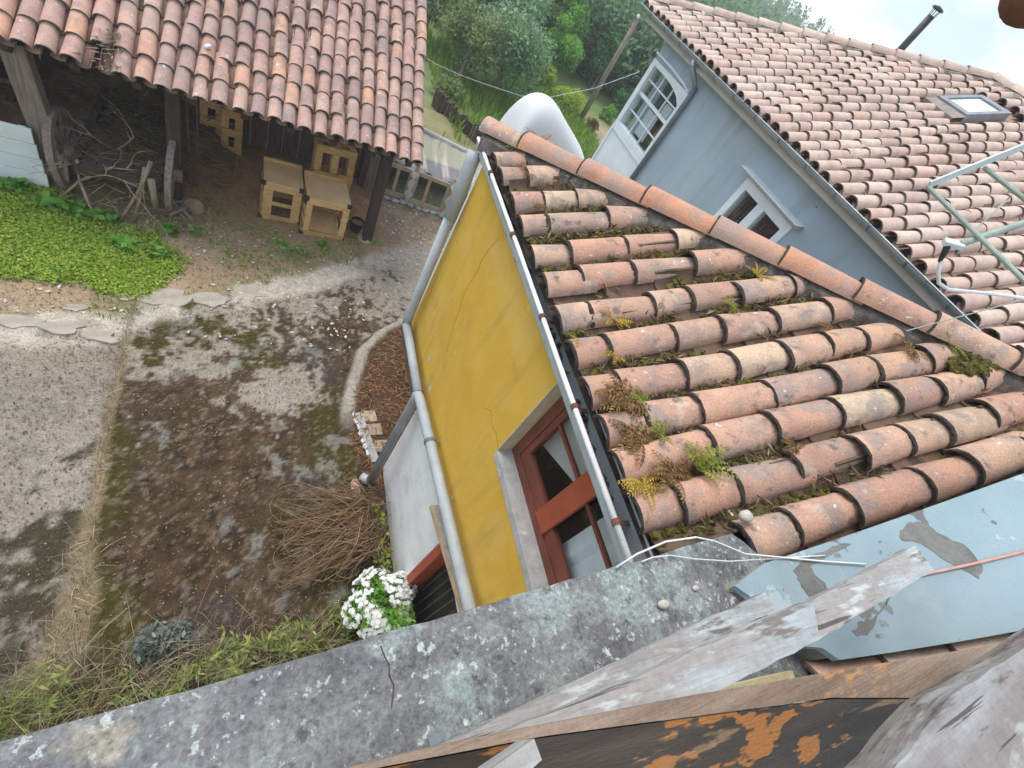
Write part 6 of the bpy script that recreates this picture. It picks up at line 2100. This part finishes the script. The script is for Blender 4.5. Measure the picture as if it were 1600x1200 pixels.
tree('yellow_shrub', 9.0, 18.5, 1.2, 1.0, 'leaf_yellow', 'yellow green shrub between the grey bush and the round tree', 2000, .10)
tree('green_shrub', 9.9, 17.4, 1.5, .75, 'leaf_yellow', 'low yellowish bush right above the white dome', 2200, .09)
tree('dark_shrub', 13.5, 19.4, 1.3, 1.0, 'leaf_dark', 'low dark bush right of the pole foot', 2200, .10)
tree('pale_tree', 15.2, 29.5, 2.2, 4.6, 'leaf_yellow', 'tall pale green tree standing behind the row', 3600, .18)
tree('dark_tree', 11.5, 24.5, 2.2, 3.2, 'leaf_dark', 'dark tree rising behind the rounded bright green tree', 3400, .16)
tree('olive_shrub', 8.0, 20.5, 2.6, 2.4, 'leaf_olive', 'grey green tree behind the large grey bush', 3600, .14)
tree('scrub_tree', 4.2, 17.4, 2.2, 2.4, 'leaf_scrub', 'scrubby tree half hidden by the barn roof verge', 3400, .13)
tree('olive_tree', 5.3, 21.0, 2.8, 3.2, 'leaf_olive', 'grey green tree at the top beside the barn verge', 3600, .15)
tree('scrub_tree', 5.2, 18.2, 2.6, 2.9, 'leaf_scrub', 'brownish green tree rising behind the scrub beside the barn roof', 3800, .14)
tree('olive_tree', 7.0, 19.0, 2.4, 3.0, 'leaf_olive', 'taller grey green tree behind the large grey green bush', 3800, .14)
tree('green_tree', 10.6, 22.0, 2.4, 3.1, 'leaf_green', 'fresh green tree behind the rounded bright green tree', 3600, .14)
tree('olive_tree', 14.6, 24.6, 2.8, 3.6, 'leaf_olive', 'grey green tree behind the pole', 3800, .15)
tree('dark_shrub', 4.4, 13.9, 1.0, .55, 'leaf_scrub', 'low dark scrub behind the cold frame', 1300, .08)
tree('red_shrub', 10.75, 16.5, .7, .34, 'fern_brown', 'heap of rusty red dead foliage at the pole foot', 900, .08, trunk_h=.02)
# slender trunks of the plantation behind
for q in range(13):
    x_ = 5.0 + q * .62 + random.uniform(-.2, .2)
    y_ = 22.5 + random.uniform(-1.5, 3.5) + q * .12
    z0 = float(terrain_z(np.array(x_), np.array(y_)))
    t = thing('slender_tree', 'slender pale trunked tree in the plantation behind the bushes', 'tree', (x_, y_, z0), 'slender plantation trees')
    lx = random.gauss(0, .25)
    MB().tube([(x_, y_, z0 - .1), (x_ + lx * .3, y_, z0 + 2.2), (x_ + lx, y_, z0 + 5.5)], [.07, .055, .02], 6).build('trunk', 'trunk', t)
    bush_part('crown', 'leaf_far', t, [((x_ + lx * random.uniform(.4, 1) + random.gauss(0, .3), y_ + random.gauss(0, .3), z0 + random.uniform(2.2, 5.6)), (.45, .45, .4)) for _ in range(9)], 700, .16, .4, (x_, y_, z0))
# the wood climbing the hill behind: one mass
Vs, Fs, n0 = [], [], 0
for q in range(2600):
    az = R(random.uniform(2, 66))
    r = 21.5 + 120 * random.random() ** 1.9
    x_, y_ = 2 + r * math.sin(az), 4 + r * math.cos(az)
    z0 = float(terrain_z(np.array(x_), np.array(y_)))
    h = random.uniform(3.0, 5.2) * (1 + .3 * (r > 90)) * (.75 if r < 27 else 1)
    w = random.uniform(1.3, 2.2)
    nl = int(np.clip(7000 / r, 70, 220))
    sz = .16 + r * .0045
    P = []
    for k_ in range(7):
        c0 = np.array([x_ + random.gauss(0, w * .3), y_ + random.gauss(0, w * .3), z0 + h * random.uniform(.15, .92)])
        P.append(sphere_pts(c0, (w * .42, w * .42, w * .42), nl // 7 + 2, .4))
    V, F = leaf_quads(np.concatenate(P), sz, .5, .4)
    Vs.append(V)
    Fs.append(F + n0)
    n0 += len(V)
o = np_mesh('far_wood', np.concatenate(Vs), np.concatenate(Fs), 'leaf_far')
tag(o, 'dense green wood covering the hillside up to the skyline', 'wood', kind='stuff')
# grass in front of the bushes
P = scatter(15000, 4.2, 12, 11.4, 19.5, -.05, lambda px, py: (fbm(px * .8, py * .8, 81) > .36) & (np.abs(px - 11.6) > 1.1))
P[:, 2] = terrain_z(P[:, 0], P[:, 1])
P[:, 2] = np.where((P[:, 1] < 12.9) & (P[:, 0] < 6.3), 0, P[:, 2])
V, F = blades(P, .26, .03, .7)
tag(stuff('meadow_grass', V, F, 'grass', 'bright long grass between the barn and the bushes'), cat='grass')
# low brown wattle edging
wf_ = thing('wattle_fence', 'low brown wattle edging curving along the grass behind the cold frame', 'fence', (4.4, 12.2, 0))
pts = [(3.9, 13.1), (4.07, 12.75), (4.35, 12.3), (4.65, 11.9), (5.0, 11.4), (5.3, 11.0)]
for a, b in zip(pts[:-1], pts[1:]):
    for k_ in range(6):
        t_ = k_ / 6
        px, py = a[0] + (b[0] - a[0]) * t_, a[1] + (b[1] - a[1]) * t_
        MB().bar((px, py, -.1), (px + random.uniform(-.02, .02), py + random.uniform(-.02, .02), random.uniform(.28, .42)), .09, .05).build('stake', 'barn_board', wf_)
for (px, py, h, lab) in ((3.62, 10.7, .42, 'thin iron stake standing in the pale grass, left one'), (4.35, 10.2, .48, 'thin iron stake standing by the gutter end, right one'), (4.55, 11.4, .5, 'thin wooden cane leaning at the wattle edging')):
    tag(MB().tube([(px, py, -.05), (px + .02, py, h)], .011, 6).build('stake', 'twig', None, (px, py, 0)), lab, 'stake')
# pole and wires
pl = thing('wooden_pole', 'weathered grey wooden pole with white insulator beside the grey house', 'pole', (10.4, 16.85, 0))
MB().tube([(10.4, 16.85, -.1), (10.37, 16.8, 1.8), (10.33, 16.72, 3.5)], [.105, .09, .075], 10).build('pole_shaft', 'trunk', pl, smooth=True)
MB().blob((10.27, 16.68, 3.47), (.06, .06, .07), 8, 6, .05).build('insulator', 'white_plaster', pl)
MB().bar((10.1, 16.7, 3.42), (10.5, 16.7, 3.44), .05, .05).build('cross_arm', 'grey_post', pl)
tag(MB().tube([(2.3, 12.0, 1.35), (3.34, 12, 1.22), (4.0, 12, 1.22), (4.62, 12, 1.26), (5.58, 12, 1.35), (6.3, 12, 1.60), (7.31, 12, 2.22), (8.23, 12, 3.0)], .0065, 5).build('washing_line', 'cable_white', None, (5, 12, 1.3), smooth=True), 'slack white washing line sagging in front of the bushes', 'line')
tag(MB().tube([(10.33, 16.72, 3.45), (11.8, 17.5, 3.3), (14, 18.8, 3.6)], .012, 5).build('power_wire', 'cable_dark', None, (11, 17, 3.4)), 'thin wire leaving the pole top toward the grey house', 'wire')

# ------------------------------------------------------------------ haze over the valley
hm = bpy.data.materials.new('haze')
hm.use_nodes = True
hm.node_tree.nodes.clear()
ho = hm.node_tree.nodes.new('ShaderNodeOutputMaterial')
hv = hm.node_tree.nodes.new('ShaderNodeVolumePrincipled')
hv.inputs['Color'].default_value = (.90, .96, .97, 1)
hv.inputs['Density'].default_value = .0028
hm.node_tree.links.new(hv.outputs['Volume'], ho.inputs['Volume'])
mat['haze'] = hm
tag(MB().box((-60, -60, -2.5), (170, 170, 14.5)).build('haze', 'haze'), kind='stuff')
